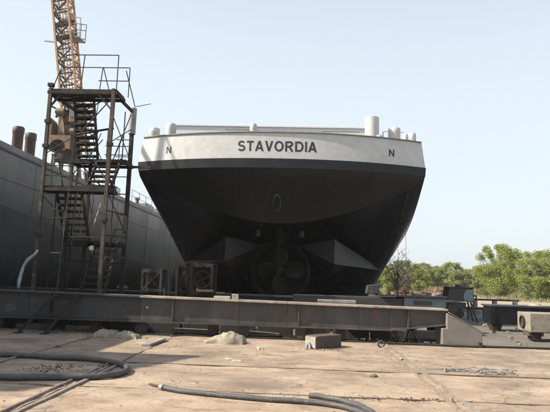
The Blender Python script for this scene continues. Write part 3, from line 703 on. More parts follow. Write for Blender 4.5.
# mid landings guard rails and braces
for z in (L2, L3):
    y = TY1 if z == L2 else TY0
    for h in (.5, 1.0):
        if z == L2: rl([(fx(.55), y, z+h*.62), (TX1, y, z+h*.62)])
        else: rl([(TX0, y, z+h*.62), (fx(.5), y, z+h*.62)])
for f in (.14, .30, .46): rl([(fx(f), TY0, L3), (fx(f-.03), TY0, L3+1.0)], .014)
for f in (.62, .8): rl([(fx(f), TY1, L2), (fx(f), TY1, L2+.75)], .014)
rl([(TX1, TY1-.2, L2+1.7), (fx(.7), TY1-.1, L2)], .018); rl([(fx(.5), TY0+.3, L1-.6), (TX1, TY0+.1, L1-.1)], .02)
rl([(fx(.56), TY0+.3, L1-.1), (fx(.62), TY0+.9, L2+.6)], .014)
rl([(fx(.55), TY0+.7, L2+.1), (TX1, TY0+.2, L3+.05)], .016)
rl([(fx(.1), TY0+.5, L3+.9), (fx(.1), TY1-.5, L4+.9)]); rl([(fx(.5), TY0+.5, L3+.9), (fx(.5), TY1-.5, L4+.9)])
rl([(TX1-.03, TY1-.5, L4+.95), (TX1-.03, TY0+.3, L0+.9)]); rl([(fx(.58), TY1-.6, L2+.9), (fx(.58), TY0+.5, L3+.9)]); rl([(fx(.97), TY1-.6, L2+.9), (fx(.97), TY0+.5, L3+.9)])
MB().bar((fx(.42), TY0+.0, L3), (fx(.36), TY0, 1.0), .03).build('rod', 'rustpale', tw)
MB().bar((fx(.28), TY0+.5, L3), (fx(.26), TY0+.5, 0), .07).build('inner_post', 'rust', tw)
MB().bar((fx(.38), TY1-.3, L1-1.9), (fx(.38), TY1-.3, 0), .09).build('inner_post', 'rust', tw)
MB().bar((fx(.14), TY1-.2, L2-.4), (fx(.1), TY1-.2, 0), .05).build('inner_post', 'rust', tw)
for z in (1.9, 2.75, 3.5): rl([(TX1, TY0, z), (TX1, TY1, z+.1)], .02)
for z in (2.0, 3.2): rl([(TX0, TY1, z), (fx(.4), TY1, z)], .018)
for z in (1.95, 3.1, 3.6, 4.9, 5.6, 6.2): rl([(fx(.74), TY1, z), (TX1, TY1, z)], .016)
rl([(fx(.74), TY1, 1.1), (fx(.76), TY1, 5.2)], .02); rl([(fx(.86), TY1, L2), (fx(.86), TY1, TT-.1)], .02)
MB().bar((fx(.66), TY1-.6, 3.9), (fx(.6), TY1-.9, 2.9), .03).build('pale_strut', 'galv', tw)
a = PY(91.5, 248, TY0-.08); MB().lathe((a.x, a.y, a.z), [(.0, -.02), (.075, -.02), (.075, .02), (0, .02)], 14, 'y').build('round_tag', 'galv', tw)
a = PY(60, 253, TY0+.1); b_ = PY(50.5, 252.6, TY0); rl([b_, a], .02, 'galv')
MB().bar((TX0, TY0+.05, L3-.3), (TX0+.5, TY0+.05, L3-.75), .03).build('knee_brace', 'rust', tw)
MB().bar((TX1, TY0+.05, L1-.7), (TX1-.5, TY0+.05, L1-.12), .05).build('knee_brace', 'rustpale', tw)
MB().bar((TX0, TY0+.05, L1-.55), (TX0+.35, TY0+.05, L1-.12), .05).build('knee_brace', 'rustpale', tw)
MB().bar((TX1, TY0, L3+.35), (TX1, TY0+.7, L3), .05).build('knee_brace', 'rust', tw)
for x, y, z in ((TX0, TY0, L2+.1), (TX0, TY0, L1-1.05), (TX1, TY0, L2+.2), (TX1, TY0, 3.2), (TX0, TY0, 2.7), (TX0, TY0, L1+.12)):
    MB().box((x-.08, y-.08, z-.05), (x+.08, y+.08, z+.05)).build('clamp', 'rust', tw)
for a_, b_2, r_ in (((.0, 0, 3.2), (.5, 0, 3.25), .016), ((.5, 0, 2.65), (1, 0, 2.68), .02), ((.0, 0, 1.95), (.55, 0, 1.9), .014), ((.5, 1, 4.3), (1, 1, 4.3), .02), ((.5, 1, 3.6), (1, .6, 3.6), .014),
                     ((.55, 0, 4.2), (.52, 0, 1.2), .014), ((.8, 0, 4.2), (.82, 0, 2.7), .014), ((.3, 1, 5.3), (.3, 1, 2.6), .016), ((.0, .5, 4.2), (.0, .5, 1.1), .02), ((.18, .1, 4.2), (.16, .1, 1.05), .018),
                     ((.55, .2, 5.3), (.5, .1, 7.2), .014), ((.7, .1, 6.1), (.74, .1, 7.2), .012), ((.3, .4, 6.05), (1.0, .1, 6.1), .035), ((.5, .05, 5.9), (.95, .1, 7.1), .018), ((.45, .3, 5.0), (.75, .6, 4.3), .02),
                     ((.62, .9, 5.5), (.62, .9, 6.5), .014), ((1, 1, 6.6), (1, 0, 5.6), .016), ((1, 0, 6.5), (1, 1, 5.5), .016), ((0, 0, 5.2), (0, 1, 6.3), .016), ((0, 1, 4.9), (.5, 1, 6.2), .018), ((.1, 1, 7.1), (.5, 1, 5.5), .016), ((1, 0, 4.1), (1, 1, 3.0), .016), ((.66, 0, 3.9), (.6, 0, 3.3), .016), ((.66, 0, 3.9), (.66, 0, 2.7), .016)):
    rl([(fx(a_[0]), TY0+(TY1-TY0)*a_[1], a_[2]), (fx(b_2[0]), TY0+(TY1-TY0)*b_2[1], b_2[2])], r_)
# rag tied to the left post
cl = MB(); pts = [PY(u, v, 15.72) for u, v in ((38.5, 250), (35, 254), (29, 259), (24, 265), (21, 273), (19.5, 281), (18.5, 288))]
wd = [.05, .06, .07, .06, .09, .11, .10]
cl.grid([[p+Vector((-w_/2, random.uniform(-.04, .04), w_*.3)), p+Vector((0, -.05+random.uniform(-.02, .02), 0)), p+Vector((w_/2, random.uniform(-.04, .04), -w_*.3))] for p, w_ in zip(pts, wd)])
o = cl.build('rag', 'cloth', smooth=True); o.modifiers.new('t', 'SOLIDIFY').thickness = .01
tag(o, 'pale blue rag strip hanging from the left scaffold post down to the steel beam', 'rag')

# ================================================================== THE LONG BEAM IN FRONT
bx0 = -10.6; zt_ = lambda x: 1.035-.011*(x+4); zb_ = lambda x: .335
bm_ = thing('steel_beam', 'long low grimy steel beam lying across the yard in front of the scaffold', 'beam', (-3, 14.8, 0))
xr = 3.93
def bprism(pts, y0, y1, nm, mt, lab=None):
    o = MB().prism(pts, y0, y1).build(nm, mt, bm_); 
    if lab: o['label'] = lab
    return o
segs = [bx0, -7.4, -4.3, -1.6, -.3, 1.6, 2.4, xr]
web = MB()
for i, (xa, xb) in enumerate(zip(segs[:-1], segs[1:])):
    zz = lambda x: .335 if x <= 2.41 else .335+(x-2.4)*.125
    MB().prism([(xa+.004, zz(xa)+.05), (xb-.004, zz(xb)+.05), (xb-.004, zt_(xb)-.045), (xa+.004, zt_(xa)-.045)], 14.76+.004*(i % 2), 15.02).build('web_plate', 'beamdark' if i < 2 else 'beam', bm_)  # left plates take a darker steel, deepening the shade at that end
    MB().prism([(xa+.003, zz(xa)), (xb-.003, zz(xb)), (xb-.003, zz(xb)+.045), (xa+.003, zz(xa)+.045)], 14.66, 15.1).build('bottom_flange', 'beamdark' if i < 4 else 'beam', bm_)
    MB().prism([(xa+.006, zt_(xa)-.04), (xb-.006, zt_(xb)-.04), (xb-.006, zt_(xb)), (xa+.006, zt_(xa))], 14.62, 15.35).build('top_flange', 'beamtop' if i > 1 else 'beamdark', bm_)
for x in (-6.8, -3.4, .0, 2.9): MB().box((x-.02, 14.68, zz(x)+.05), (x+.02, 14.76, zt_(x)-.045)).build('web_stiffener', 'beam', bm_)
for i, x in enumerate((-9.6, -8.4, -6.9, -5.6, -4.3, -2.35, -1.5, .3, .62, 1.15)):
    
    if i in (1, 4, 6, 8): MB().lathe((x, 15.0, .155), [(.05, -.09), (.17, -.08), (.17, .08), (.05, .09)], 16, 'y').build('roller', 'beamdark', bm_, smooth=True)
    else: MB().box((x-.11, 14.9, -.03), (x+.11, 15.1, .334), jit=.01).build('support_block', 'gapshade', bm_)
st = PY(10, 308, 14.74)
mb = MB(); mb.add([(st.x+.2*math.cos(t)*random.uniform(.5, 1.2), 14.752, st.z+.12*math.sin(t)*random.uniform(.5, 1.2)) for t in np.linspace(0, 6.0, 15)], [tuple(range(15))]); mb.build('paint_blot', 'blot', bm_)
a = PY(147, 307.5, 14.7); MB().lathe((a.x, 14.74, a.z), [(0, -.02), (.035, -.02), (.035, .02)], 8, 'y').build('bolt', 'beamtop', bm_)
for k in range(12):  # timber row added to close the sunlit gap seen under the beam
    x = -9.8+k*1.08
    tag(MB().box((x, 15.72, -.04), (x+1.0, 16.05, .27+random.uniform(-.02, .03)), jit=.015).build('timber_filler', 'gapshade', bevel=.01), ORD(k)+' dark timber sleeper from the left in the row added to darken the gap behind the long beam', 'filler', 'added timber fillers behind the long beam')
# loose things on top of it
def small(u0, u1, v0, v1, Y, dy, mt, name, lab, cat, zfix=None):
    a = PY(u0, v0, Y); b = PY(u1, v1, Y); z0, z1 = sorted((a.z, b.z)); 
    if zfix is not None: z1 = zfix+(z1-z0); z0 = zfix
    o = MB().box((a.x, Y, z0), (b.x, Y+dy, z1), jit=.006).build(name, mt, bevel=.004); return tag(o, lab, cat)
small(214, 230, 293.5, 297, 14.8, .2, 'paper', 'flat_offcut', 'pale flat steel offcut lying on the beam beside the small cube', 'offcut', zt_(-1.7)+.002)
small(232, 238, 293, 299, 14.8, .15, 'plank', 'small_cube', 'little pale square block standing on the beam left of the propeller', 'block', zt_(-1.2)+.002)
small(318, 356, 299.5, 303.5, 15.4, .3, 'plank', 'grey_plank', 'long grey plank lying behind the beam under the propeller', 'plank')
# a second, darker beam behind, carrying the cradle
b2 = thing('cradle_beam', 'dark second steel beam behind the front one below the ship', 'beam', (-2, 19, 0))
MB().box((-11, 19, .45), (5.4, 19.5, .52)).build('bottom_flange', 'beamdark', b2); MB().box((-11, 19.2, .52), (5.4, 19.3, .98)).build('web_plate', 'beamdark', b2); MB().box((-11, 19, .98), (5.4, 19.5, 1.04)).build('top_flange', 'beamdark', b2)
for x in (-9, -6, -3, 0, 3, 5): MB().box((x-.2, 19.05, -.03), (x+.2, 19.45, .45)).build('support_block', 'timber', b2)
# ramp-like gusset plate at the right end
a = [PY(u, v, 14.55) for u, v in ((447, 313), (482, 332), (483, 339.5), (442.5, 342))]
g = thing('ramp_block', 'tan sloping wedge block at the right end of the long beam', 'ramp', (4.2, 14.6, 0))
pl = [(a[0].x, a[0].z), (a[1].x, a[1].z), (a[2].x, 0.0), (a[3].x, .0), (a[3].x, .46), (a[0].x, .46)]
MB().prism(pl, 14.55, 15.3).build('wedge_body', 'ramp', g, bevel=.012)
MB().bar((a[0].x+.05, 14.9, a[0].z+.012), (a[1].x-.03, 14.9, a[1].z+.012), .72, .02, up=(0, 0, 1)).build('cover_plate', 'ramp', g)
MB().box((a[2].x-.12, 14.5, 0), (a[2].x-.04, 14.56, .13)).build('foot_lug', 'rust', g)
# a-frame trestles beneath the tapering end
for i, x in enumerate((2.55, 3.05)):
    t = thing('trestle', ['small dark A shaped trestle under the beam, further left of two', 'small dark A shaped trestle under the beam next to the wedge block'][i], 'trestle', (x, 14.9, 0), 'trestles under the beam end')
    for y in (14.75, 15.2):
        MB().bar((x-.16, y, 0), (x-.02, y, .36), .035).build('leg', 'rust', t); MB().bar((x+.18, y, 0), (x+.04, y, .36), .035).build('leg', 'rust', t)
    MB().bar((x, 14.7, .36), (x, 15.25, .36), .05).build('top_bar', 'rust', t)
MB().box((3.0, 15.6, .0), (3.9, 15.7, .30)).build('dark_board', 'beamdark', None); tag(bpy.data.objects['dark_board'], 'dark board standing on edge behind the trestles', 'board')
# ladder leaning on the beam
ld_ = thing('short_ladder', 'short rusty steel ladder leaning against the left part of the beam', 'ladder', (-7, 14.3, 0))
tops = [PY(56.5, 293, 14.62), PY(79, 294, 14.62)]; feet = [PZ(38.5, 329, 0), PZ(67.5, 329, 0)]
for k in range(2):
    feet[k].y = 14.15; MB().bar(feet[k], tops[k], .045, .07).build('stringer', 'rust', ld_)
    MB().box((feet[k].x-.09, 14.02, 0), (feet[k].x+.09, 14.28, .02)).build('foot', 'rust', ld_)
for t in (.2, .45, .7, .93): MB().bar(feet[0].lerp(tops[0], t), feet[1].lerp(tops[1], t), .12, .025).build('rung', 'rust', ld_)

# ================================================================== RUSTY FRAMES BEHIND THE BEAM
def stand(u0, u1, v0, v1, Y, dy, mt, label, ring=False, x=False):
    a = PY(u0, v0, Y); b = PY(u1, v1, Y); x0, x1, z1 = a.x, b.x, a.z; z0 = 0.0
    t = thing('steel_stand', label, 'stand', ((x0+x1)/2, Y, 0), 'steel support stands behind the beam')
    for xx in (x0, x1):
        for yy in (Y, Y+dy): MB().bar((xx, yy, z0), (xx, yy, z1), .08).build('leg', mt, t)
    for yy in (Y, Y+dy):
        for zz in (z1-.03, 1.08): MB().bar((x0-.03, yy-.002, zz), (x1+.03, yy-.002, zz), .075, .09).build('cross_bar', mt, t)
    MB().box((x0-.05, Y-.03, z1+.015), (x1+.05, Y+dy+.03, z1+.05)).build('top_plate', mt, t)
    if ring:
        cx, cz = (x0+x1)/2, (z1+1.05)/2; R_ = min(x1-x0, z1-1.05)*.42
        MB().tube([(cx+R_*math.cos(q), Y+.1, cz+R_*math.sin(q)) for q in np.linspace(0, 2*math.pi, 20)], .04, 6).build('screw_wheel', mt, t)
        for q in (.4, 2.2, 3.6, 5.2): MB().bar((cx, Y+.1, cz), (cx+R_*math.cos(q), Y+.1, cz+R_*math.sin(q)), .045).build('wheel_spoke', mt, t)
    if x:
        MB().bar((x0, Y-.01, 1.1), (x1, Y-.01, z1), .05).build('brace', mt, t); MB().bar((x1, Y+.04, 1.1), (x0, Y+.04, z1), .05).build('brace', mt, t)
stand(192, 211, 264.5, 296, 16.8, .7, 'rust', 'rusty red square frame with a wheel inside standing left of the propeller', True)
stand(178, 188, 268, 296, 17.2, .5, 'rust', 'dark narrow stand with crossed bars just left of the red wheel frame', x=True)
stand(170, 176, 267, 296, 17.0, .3, 'beamdark', 'thin grey stand at the left end of the row of frames')
stand(143, 160, 270, 296, 18.4, .6, 'beamdark', 'low black crossed stand near the grey hull', x=True)
small(196, 213, 289.5, 292, 16.4, .3, 'redpipe', 'rusty_offcut', 'rusty offcut bar in front of the red wheel frame', 'offcut')
for u, v, lab in ((58, 296, 'small pale brick modelled as a block behind the beam under the left post of the tower'), (83, 296, 'small pale brick modelled as a block behind the beam at the foot of the stairs'), (121, 287, 'sunlit ochre brick modelled as a block beside the right tower post')):
    c = PY(u, v, 18.6 if v < 290 else 16.2); 
    tag(MB().box((c.x-.16, c.y, c.z-.05), (c.x+.16, c.y+.2, c.z+.05), jit=.01).build('glint', 'concrete'), lab, 'glint')  # pale blocks standing in for little sunlit spots under the hull

# ================================================================== THINGS TO THE RIGHT
tq = thing('steel_pontoon', 'low faded turquoise steel box behind the right end of the beam', 'steel box', (3.8, 18, 0))
a = PY(404, 295.5, 18); b = PY(446, 297, 18)
MB().box((a.x, 18, .25), (b.x, 19.6, a.z-.05)).build('box_body', 'turq', tq, bevel=.02)
MB().box((-.2, 18.05, .6), (a.x-.02, 19.4, a.z-.10)).build('dark_frame', 'beamdark', tq)
c0 = PY(414, 301, 17.99); c1 = PY(432, 305, 17.99)
MB().box((c0.x, 17.97, c1.z), (c1.x, 18.0, c0.z)).build('slot', 'beamdark', tq)
MB().box((PY(380, 295, 18).x, 17.9, a.z-.045), (b.x+.05, 19.7, a.z)).build('top_plate', 'dkgrey', tq)
for x in (a.x+.2, b.x-.3): MB().box((x, 18.2, -.04), (x+.25, 19.4, .25)).build('foot_block', 'timber', tq)
ztp = a.z
# yellow drum and scrap on top
c0 = PY(383.5, 287, 18.2); c1 = PY(391.5, 287, 18.2); r = (c1.x-c0.x)/2; bz = PY(387, 301, 18.2).z
dz = ztp if False else ztp+.002
dr = MB().lathe(((c0.x+c1.x)/2, 18.35, dz), [(r*.96, 0), (r, .02), (r*.97, .1), (r*.97, .16), (r, .18), (r*.97, .2), (r*.97, c0.z-dz-.02), (r, c0.z-dz)], 20).build('drum', 'yellow', smooth=True)
tag(dr, 'small dirty yellow drum standing under the right edge of the black hull', 'drum')
c0 = PY(374, 284, 18.5); tag(MB().prism([(c0.x-.25, ztp+.002), (c0.x+.2, ztp+.002), (c0.x+.18, c0.z), (c0.x-.2, c0.z-.05)], 18.6, 19.0).build('black_case', 'beamdark', bevel=.02), 'black steel case beside the yellow drum', 'case')
vl = thing('valve', 'faded red valve with a handwheel lying on the turquoise box', 'valve', tuple(PY(404, 293, 18.4)))
c = PY(404, 290, 18.4); z = ztp+.002
MB().lathe((c.x, 18.4, z), [(.09, 0), (.09, .03), (.05, .04), (.055, .14), (.09, .15), (.09, .18)], 14).build('valve_body', 'red', vl, smooth=True)
MB().tube([(c.x-.16, 18.4, z+.08), (c.x+.16, 18.4, z+.08)], .045, 10).build('pipe_stub', 'red', vl)
MB().tube([(c.x+.11*math.cos(t), 18.4+.11*math.sin(t), z+.22) for t in np.linspace(0, 6.28, 12)], .018, 5).build('hand_wheel', 'red', vl)
for i, (u, mt, lab) in enumerate(((396, 'red', 'red scrap flange left of the valve'), (418, 'timber', 'flat brown timber scrap right of the red valve'), (427, 'timber', 'broken dark board leaning near the turquoise corner'), (411, 'redpipe', 'short rusty pipe stub beside the red valve'), (437, 'beamtop', 'pale crumpled sheet scrap on the turquoise corner'), (441, 'red', 'small red tin at the end of the turquoise box'))):
    c = PY(u, 294, 18.3+.2*(i % 3)); h = (.14, .07, .10, .12, .10, .2)[i]; wd = (.10, .28, .2, .09, .14, .06)[i]
    if i in (0, 3, 5): o = MB().lathe((c.x, c.y, ztp+.002), [(wd, 0), (wd, h*.3), (wd*.7, h*.35), (wd*.75, h)], 12).build('scrap_piece', mt, smooth=True)
    else: o = MB().box((c.x-wd, c.y-.12, ztp+.002), (c.x+wd, c.y+.15, ztp+.002+h), jit=.03).build('scrap_piece', mt)
    tag(o, lab, 'scrap')
# hopper tank on legs
HY = 24.6
hp = thing('tank_on_stand', 'dark tapered tank with pale blue patch on splayed legs', 'tank', tuple(PZ(461, 319, 0)))
q = lambda u, v, dy=0: PY(u, v, HY+dy)
tl, tr, br_, bl = q(449.5, 287.3), q(473, 288.2), q(475, 302), q(447, 301.5)
mb = MB(); V = [tl, tr, br_, bl]; V = [Vector(v) for v in V]+[Vector((v.x, v.y+1.0, v.z)) for v in V]
mb.add(V, [(0, 3, 2, 1), (4, 5, 6, 7), (0, 1, 5, 4), (1, 2, 6, 5), (2, 3, 7, 6), (3, 0, 4, 7)]).build('tank_body', 'beamdark', hp, bevel=.03)
MB().add([q(466, 289.5, -.008), q(472.5, 290, -.008), q(473.5, 301, -.008), q(464.5, 301.3, -.008), q(463.5, 296, -.008)], [(0, 1, 2, 3, 4)]).build('paint_patch', 'ltblue', hp)
MB().box((tl.x-.04, HY-.05, tl.z-.02), (tr.x+.04, HY+1.05, tl.z+.03)).build('lid', 'beamdark', hp, bevel=.01)
c = q(461, 286.3); MB().lathe((c.x, HY+.4, c.z-.04), [(.08, 0), (.16, .03), (.16, .09), (.06, .14)], 14).build('filler_cap', 'beamdark', hp, smooth=True)
c = q(475.5, 296); MB().tube([(c.x-.1, HY+.3, c.z), (c.x+.12, HY+.3, c.z), (c.x+.12, HY+.3, c.z-.2)], .04, 8).build('outlet_pipe', 'rust', hp)
for u0, u1, dy in ((450, 449.5, 0), (470.5, 477.5, 0), (467.5, 473.5, .9), (452, 453, .9)):
    t_ = q(u0, 302, dy); f_ = q(u1, 320, dy); f_.z = -.03; MB().bar(t_, f_, .07).build('leg', 'ltblue' if u0 < 451 else 'beamdark', hp)
MB().bar(q(450, 311), q(473.5, 311), .04).build('leg_brace', 'beamdark', hp)
c = q(458.5, 313.5, .3); MB().lathe((c.x, c.y, c.z), [(.05, -.15), (.21, -.13), (.21, .13), (.05, .15)], 18, 'y').build('pump_wheel', 'beamdark', hp, smooth=True)
c = q(454.2, 307, .2); MB().lathe((c.x, c.y, c.z), [(.04, -.1), (.15, -.09), (.15, .09), (.04, .1)], 16, 'y').build('pump_cover', 'ltblue', hp, smooth=True)
MB().box((c.x, c.y-.1, c.z-.1), (c.x+.5, c.y+.3, c.z+.22), jit=.02).build('pump_motor', 'beamdark', hp, bevel=.02)
# pipes behind
for u0, v0, u1, v1, Y, r, mt, lab in ((470, 299.2, 519, 301.6, 33, .06, 'beamdark', 'thin dark pipe on low supports in front of the bank, farther of two'), (466, 308, 505, 309.2, 27, .065, 'redpipe', 'rusty red pipe behind the dark beam at the right')):
    a, b = PY(u0, v0, Y), PY(u1, v1, Y); t = thing('long_pipe', lab, 'pipe', ((a.x+b.x)/2, Y, 0), 'long pipes on the right')
    b.z = a.z; MB().tube([a, b], r, 10).build('pipe_barrel', mt, t, smooth=True)
    for k in (.1, .5, .92):
        p = a.lerp(b, k); MB().box((p.x-.1, Y-.15, -.1), (p.x+.1, Y+.15, a.z-r+.01)).build('support_block', 'concrete', t)
# dark beam box at right
DY = 20.3
a = PY(490, 304.8, DY); b = PY(518, 325, DY)
db = thing('box_beam', 'big dark blue steel box beam running out of the frame at right', 'beam', (a.x+2, DY, 0))
xe = PY(600, 308, DY).x
MB().box((a.x+.05, DY, b.z), (b.x+.5, DY+.9, a.z-.06)).build('box_body', 'topblack', db, bevel=.01)
MB().box((a.x, DY-.06, a.z-.055), (xe+2, DY+1.0, a.z)).build('top_flange', 'beamdark', db)
MB().box((b.x+.5, DY+.35, b.z+.1), (xe+1.9, DY+.6, a.z-.06)).build('web_plate', 'topblack', db)
MB().box((a.x-.0, DY-.05, b.z+.02), (a.x+.16, DY-.003, a.z-.06)).build('end_stiffener', 'topblack', db)
c = PY(498, 327, DY); MB().prism([(c.x-.12, -.04), (c.x+.12, -.04), (c.x+.2, b.z), (c.x-.2, b.z)], DY+.1, DY+.5).build('foot', 'rust', db)
MB().box((xe-.3, DY+.2, -.04), (xe+.2, DY+.7, b.z+.1)).build('foot', 'timber', db)
c = PY(537, 303.5, DY+.3); mb = MB().lathe((c.x, DY+.45, a.z+.002), [(.26, 0), (.2, .05), (.10, .09), (.02, .11)], 9)
mb.v = [(x+random.uniform(-.04, .04), y+random.uniform(-.04, .04), z) for x, y, z in mb.v]
tag(mb.build('sand_heap', 'sack'), 'little pale heap lying on the dark box beam at right', 'heap')
# concrete block with wheels
a = PY(529.5, 314, 17); x0 = a.x; zt2 = PY(529.5, 313, 17).z; zb2_ = PY(529.5, 332.5, 17).z
kb = thing('ballast_block', 'yellowish concrete block with a lifting ring at the right edge', 'concrete block', (x0+1, 17, 0))
MB().box((x0, 17, zb2_), (x0+2.4, 17.95, zt2)).build('block_body', 'concrete', kb, bevel=.025)
zc_ = (zt2+zb2_)/2
MB().tube([(x0-.03, 17.5+.17*math.cos(t), zc_+.17*math.sin(t)) for t in np.linspace(0, 2*math.pi, 20)], .03, 8).build('lifting_ring', 'rust', kb)
MB().lathe((x0, 17.5, zc_), [(.12, -.012), (.12, .0)], 14, 'x').build('ring_recess', 'beamdark', kb)
for dx in (.25, 1.1, 2.0):
    MB().lathe((x0+dx, 17.3, .12), [(.05, -.16), (.155, -.15), (.155, .15), (.05, .16)], 16, 'y').build('wheel', 'rust', kb, smooth=True)
    MB().box((x0+dx-.22, 17.15, .12), (x0+dx+.22, 17.6, zb2_-.002)).build('wheel_box', 'timber', kb)
# fence and post far right behind
# thin pole / mooring wire beyond the ship
c = PZ(409, 296, 0); MB().tube([(c.x, 40, -.1), (c.x*1.0, 40, 8.6)], .03, 6)
p0 = PY(406, 290, 34); p1 = PY(402.5, 180, 34)
tag(MB().tube([(p0.x, 34, -.1), (p0.x, 34, p1.z)], .011, 6).build('thin_pole', 'galv'), 'very thin tall pole just right of the black hull', 'pole')
# long pipe lying on the ground past the concrete edge
pts = [PZ(u, v, .03) for u, v in ((384, 343.5), (400, 343.6), (430, 344.6), (465, 346.3), (500, 347), (550, 348.5), (600, 350))]
tag(MB().tube(bez(pts, 4), .028, 8).build('ground_pipe', 'rust', smooth=True), 'thin dark pipe lying on the ground past the wedge block', 'pipe')
pts = [PZ(u, v, .03) for u, v in ((250, 340.5), (290, 341), (330, 342), (372, 343))]
c = PZ(381, 345, .06)
nut = MB(); nut.tube([(c.x+.075*math.cos(t), c.y, .085+.075*math.sin(t)) for t in np.linspace(0, 2*math.pi, 18)], .022, 8)
tag(nut.build('iron_ring', 'beamdark', smooth=True), 'dark iron ring standing at the end of the right hand rail', 'ring')
# more clutter in the dark under the ship so that the beam is not empty behind
for i, (x, y, l, h, mt, lab) in enumerate(((1.6, 20.3, 1.4, .55, 'beamdark', 'dark steel crate under the starboard fairing of the ship'), (-4.4, 20.2, 1.2, .5, 'rust', 'low rusty crate under the port side of the ship'), (3.2, 22.5, .9, .9, 'timber', 'squat pile of dark timber under the hull near the yellow drum'))):
    t = thing('crate', lab, 'crate', (x, y, 0))
    for k in range(4): MB().box((x-l/2, y, k*h/4), (x+l/2, y+.6, (k+.86)*h/4), jit=.01).build('slat', mt, t)
    for sx in (-1, 1): MB().box((x+sx*l*.42-.04, y-.03, 0), (x+sx*l*.42+.04, y-.002, h)).build('batten', mt, t)

# ================================================================== FOREGROUND HOSES AND LITTER
def hose(uv, r, lab, mt='hose', z=None, name='hose', n=8):
    pts = [PZ(u, v, r*.95) for u, v in uv]; path = bez(pts, n)
    path = [p+Vector((0, 0, abs(math.sin(i*.37))*.006)) for i, p in enumerate(path)]
    return tag(MB().tube(path, r, 12).build(name, mt, smooth=True), lab, 'hose')
hose([(-40, 353), (0, 354.5), (18, 355), (50, 357), (85, 358.5), (108, 361.5), (121, 364.5), (127, 368), (124, 372), (108, 375.5), (80, 377), (40, 377.3), (0, 377), (-40, 376)], .048, 'thick black hose looping in from the left edge across the shaded concrete')
hose([(161, 387.2), (180, 391), (215, 394.8), (260, 399), (300, 401.5), (326, 404), (345, 407.5), (360, 412.5), (372, 419), (380, 430)], .036, 'long dark hose across the front with a pale coupling at its left end')
hose([(309.5, 395.5), (325, 397.5), (345, 401.5), (364, 408), (376, 416), (384, 428)], .036, 'shorter second hose ending beside the long one at bottom centre')
c0, c1 = PZ(160.5, 387.1, .036), PZ(163.5, 387.9, .036); tag(MB().tube([c0, c1], .045, 12).build('coupling', 'galv', smooth=True), 'pale metal coupling on the left end of the long hose', 'coupling')
hose([(149.5, 384), (154, 385.3), (161, 387)], .016, 'short rusty wire sticking out of the coupling', 'redpipe', name='wire')
# cable heap
mb = MB(); c = PZ(478, 371.5, .02)
for k in range(34):
    pts = []; x = c.x+random.gauss(0, .33); y = c.y+random.gauss(0, .10); a = random.uniform(0, 6.28)
    for i in range(7):
        pts.append((x, y, .012+random.random()*.05)); a += random.uniform(-.9, .9); x += .11*math.cos(a); y += .045*math.sin(a)
        x = min(max(x, c.x-.62), c.x+.62)
    mb.tube(bez(pts, 3), .007, 5)
o = mb.build('cable_heap', mat('tangled_wire', (.42, .40, .36), (.10, .11, .12), (.05, .06, .07), scale=5, rough=.6, bump=0)); tag(o, 'tangled heap of pale and dark wire on the concrete at lower right', 'cable')
# crumpled lumps
def lump(name, outline, Y, dy, mt, lab, cat, seed=1, sub=4, top=None):
    """crumpled sack: dome over an elongated footprint, folded"""
    r_ = random.Random(seed); u0, u1, vb, vt = outline
    a = PZ(u0, vb, 0); b = PZ(u1, vb, 0); h = max(.015, PY((u0+u1)/2, vt, (a.y+b.y)/2+dy/2).z)
    nx, ny = (64, 30) if u1-u0 > 15 else (22, 11); rows = []
    ph = [r_.uniform(0, 6) for _ in range(8)]
    for j in range(ny+1):
        row = []
        for i in range(nx+1):
            s, t = i/nx*2-1, j/ny*2-1
            pr = top(s*.5+.5) if top else 1
            e = max(0, 1-abs(s)**3.2)*max(0, 1-abs(t)**2.4)
            f = 1+.10*math.sin(4*s+3*t+ph[0])+.06*math.sin(7*s-5*t+ph[1])+.07*abs(math.sin(9*s+3*t+ph[2]))+.10*abs(math.sin(6*s-5*t+ph[6]))*(1-abs(s))
            nv = Vector((s*1.5+seed, t*1.1, seed*.3)); f += .30*(mnoise.ridged_multi_fractal(nv*1.3, .9, 2.1, 4, 1.0, 2.0)-.9)*.55+.10*mnoise.noise(nv*6)
            x = (a.x+b.x)/2+(b.x-a.x)/2*s*(1+.05*math.sin(6*t+ph[4])); y = a.y+dy/2+dy/2*t*(1+.12*math.sin(5*s+ph[5]))
            row.append((x, y, max(-.01, h*pr*e**.3*f*.63-.005)))
        rows.append(row)
    return tag(MB().grid(rows).build(name, mt, smooth=True), lab, cat)
lump('sack', (203, 245, 343.5, 327), 0, .62, 'sack', 'crumpled pale canvas sack on the sunny concrete before the middle of the beam', 'sack', 3, top=lambda s: .35+1.0*s if s < .6 else 1.0-.35*(s-.6))
lump('sack', (92, 117, 337, 326), 0, .5, 'sack', 'tan lumpy sack lying in the shade before the beam, left one of a pair', 'sack', 5, top=lambda s: .95)
lump('sack', (114, 138, 338.5, 327.5), 0, .5, 'sack', 'pale rumpled sack at the shadow edge before the beam, right one of a pair', 'sack', 8, top=lambda s: 1.05-.4*s)
lump('plastic_scrap', (231, 242, 361, 359), 0, .16, 'paper', 'white crumpled scrap on the sunny concrete below the sack', 'scrap', 11)
lump('paper_scrap', (256, 263, 350, 345.5), 0, .12, 'paper', 'small white paper scrap right of the canvas sack', 'scrap', 12)
lump('paper_scrap', (224, 233, 359, 357), 0, .14, 'paper', 'tiny white paper scrap left of the larger crumpled scrap', 'scrap', 13)
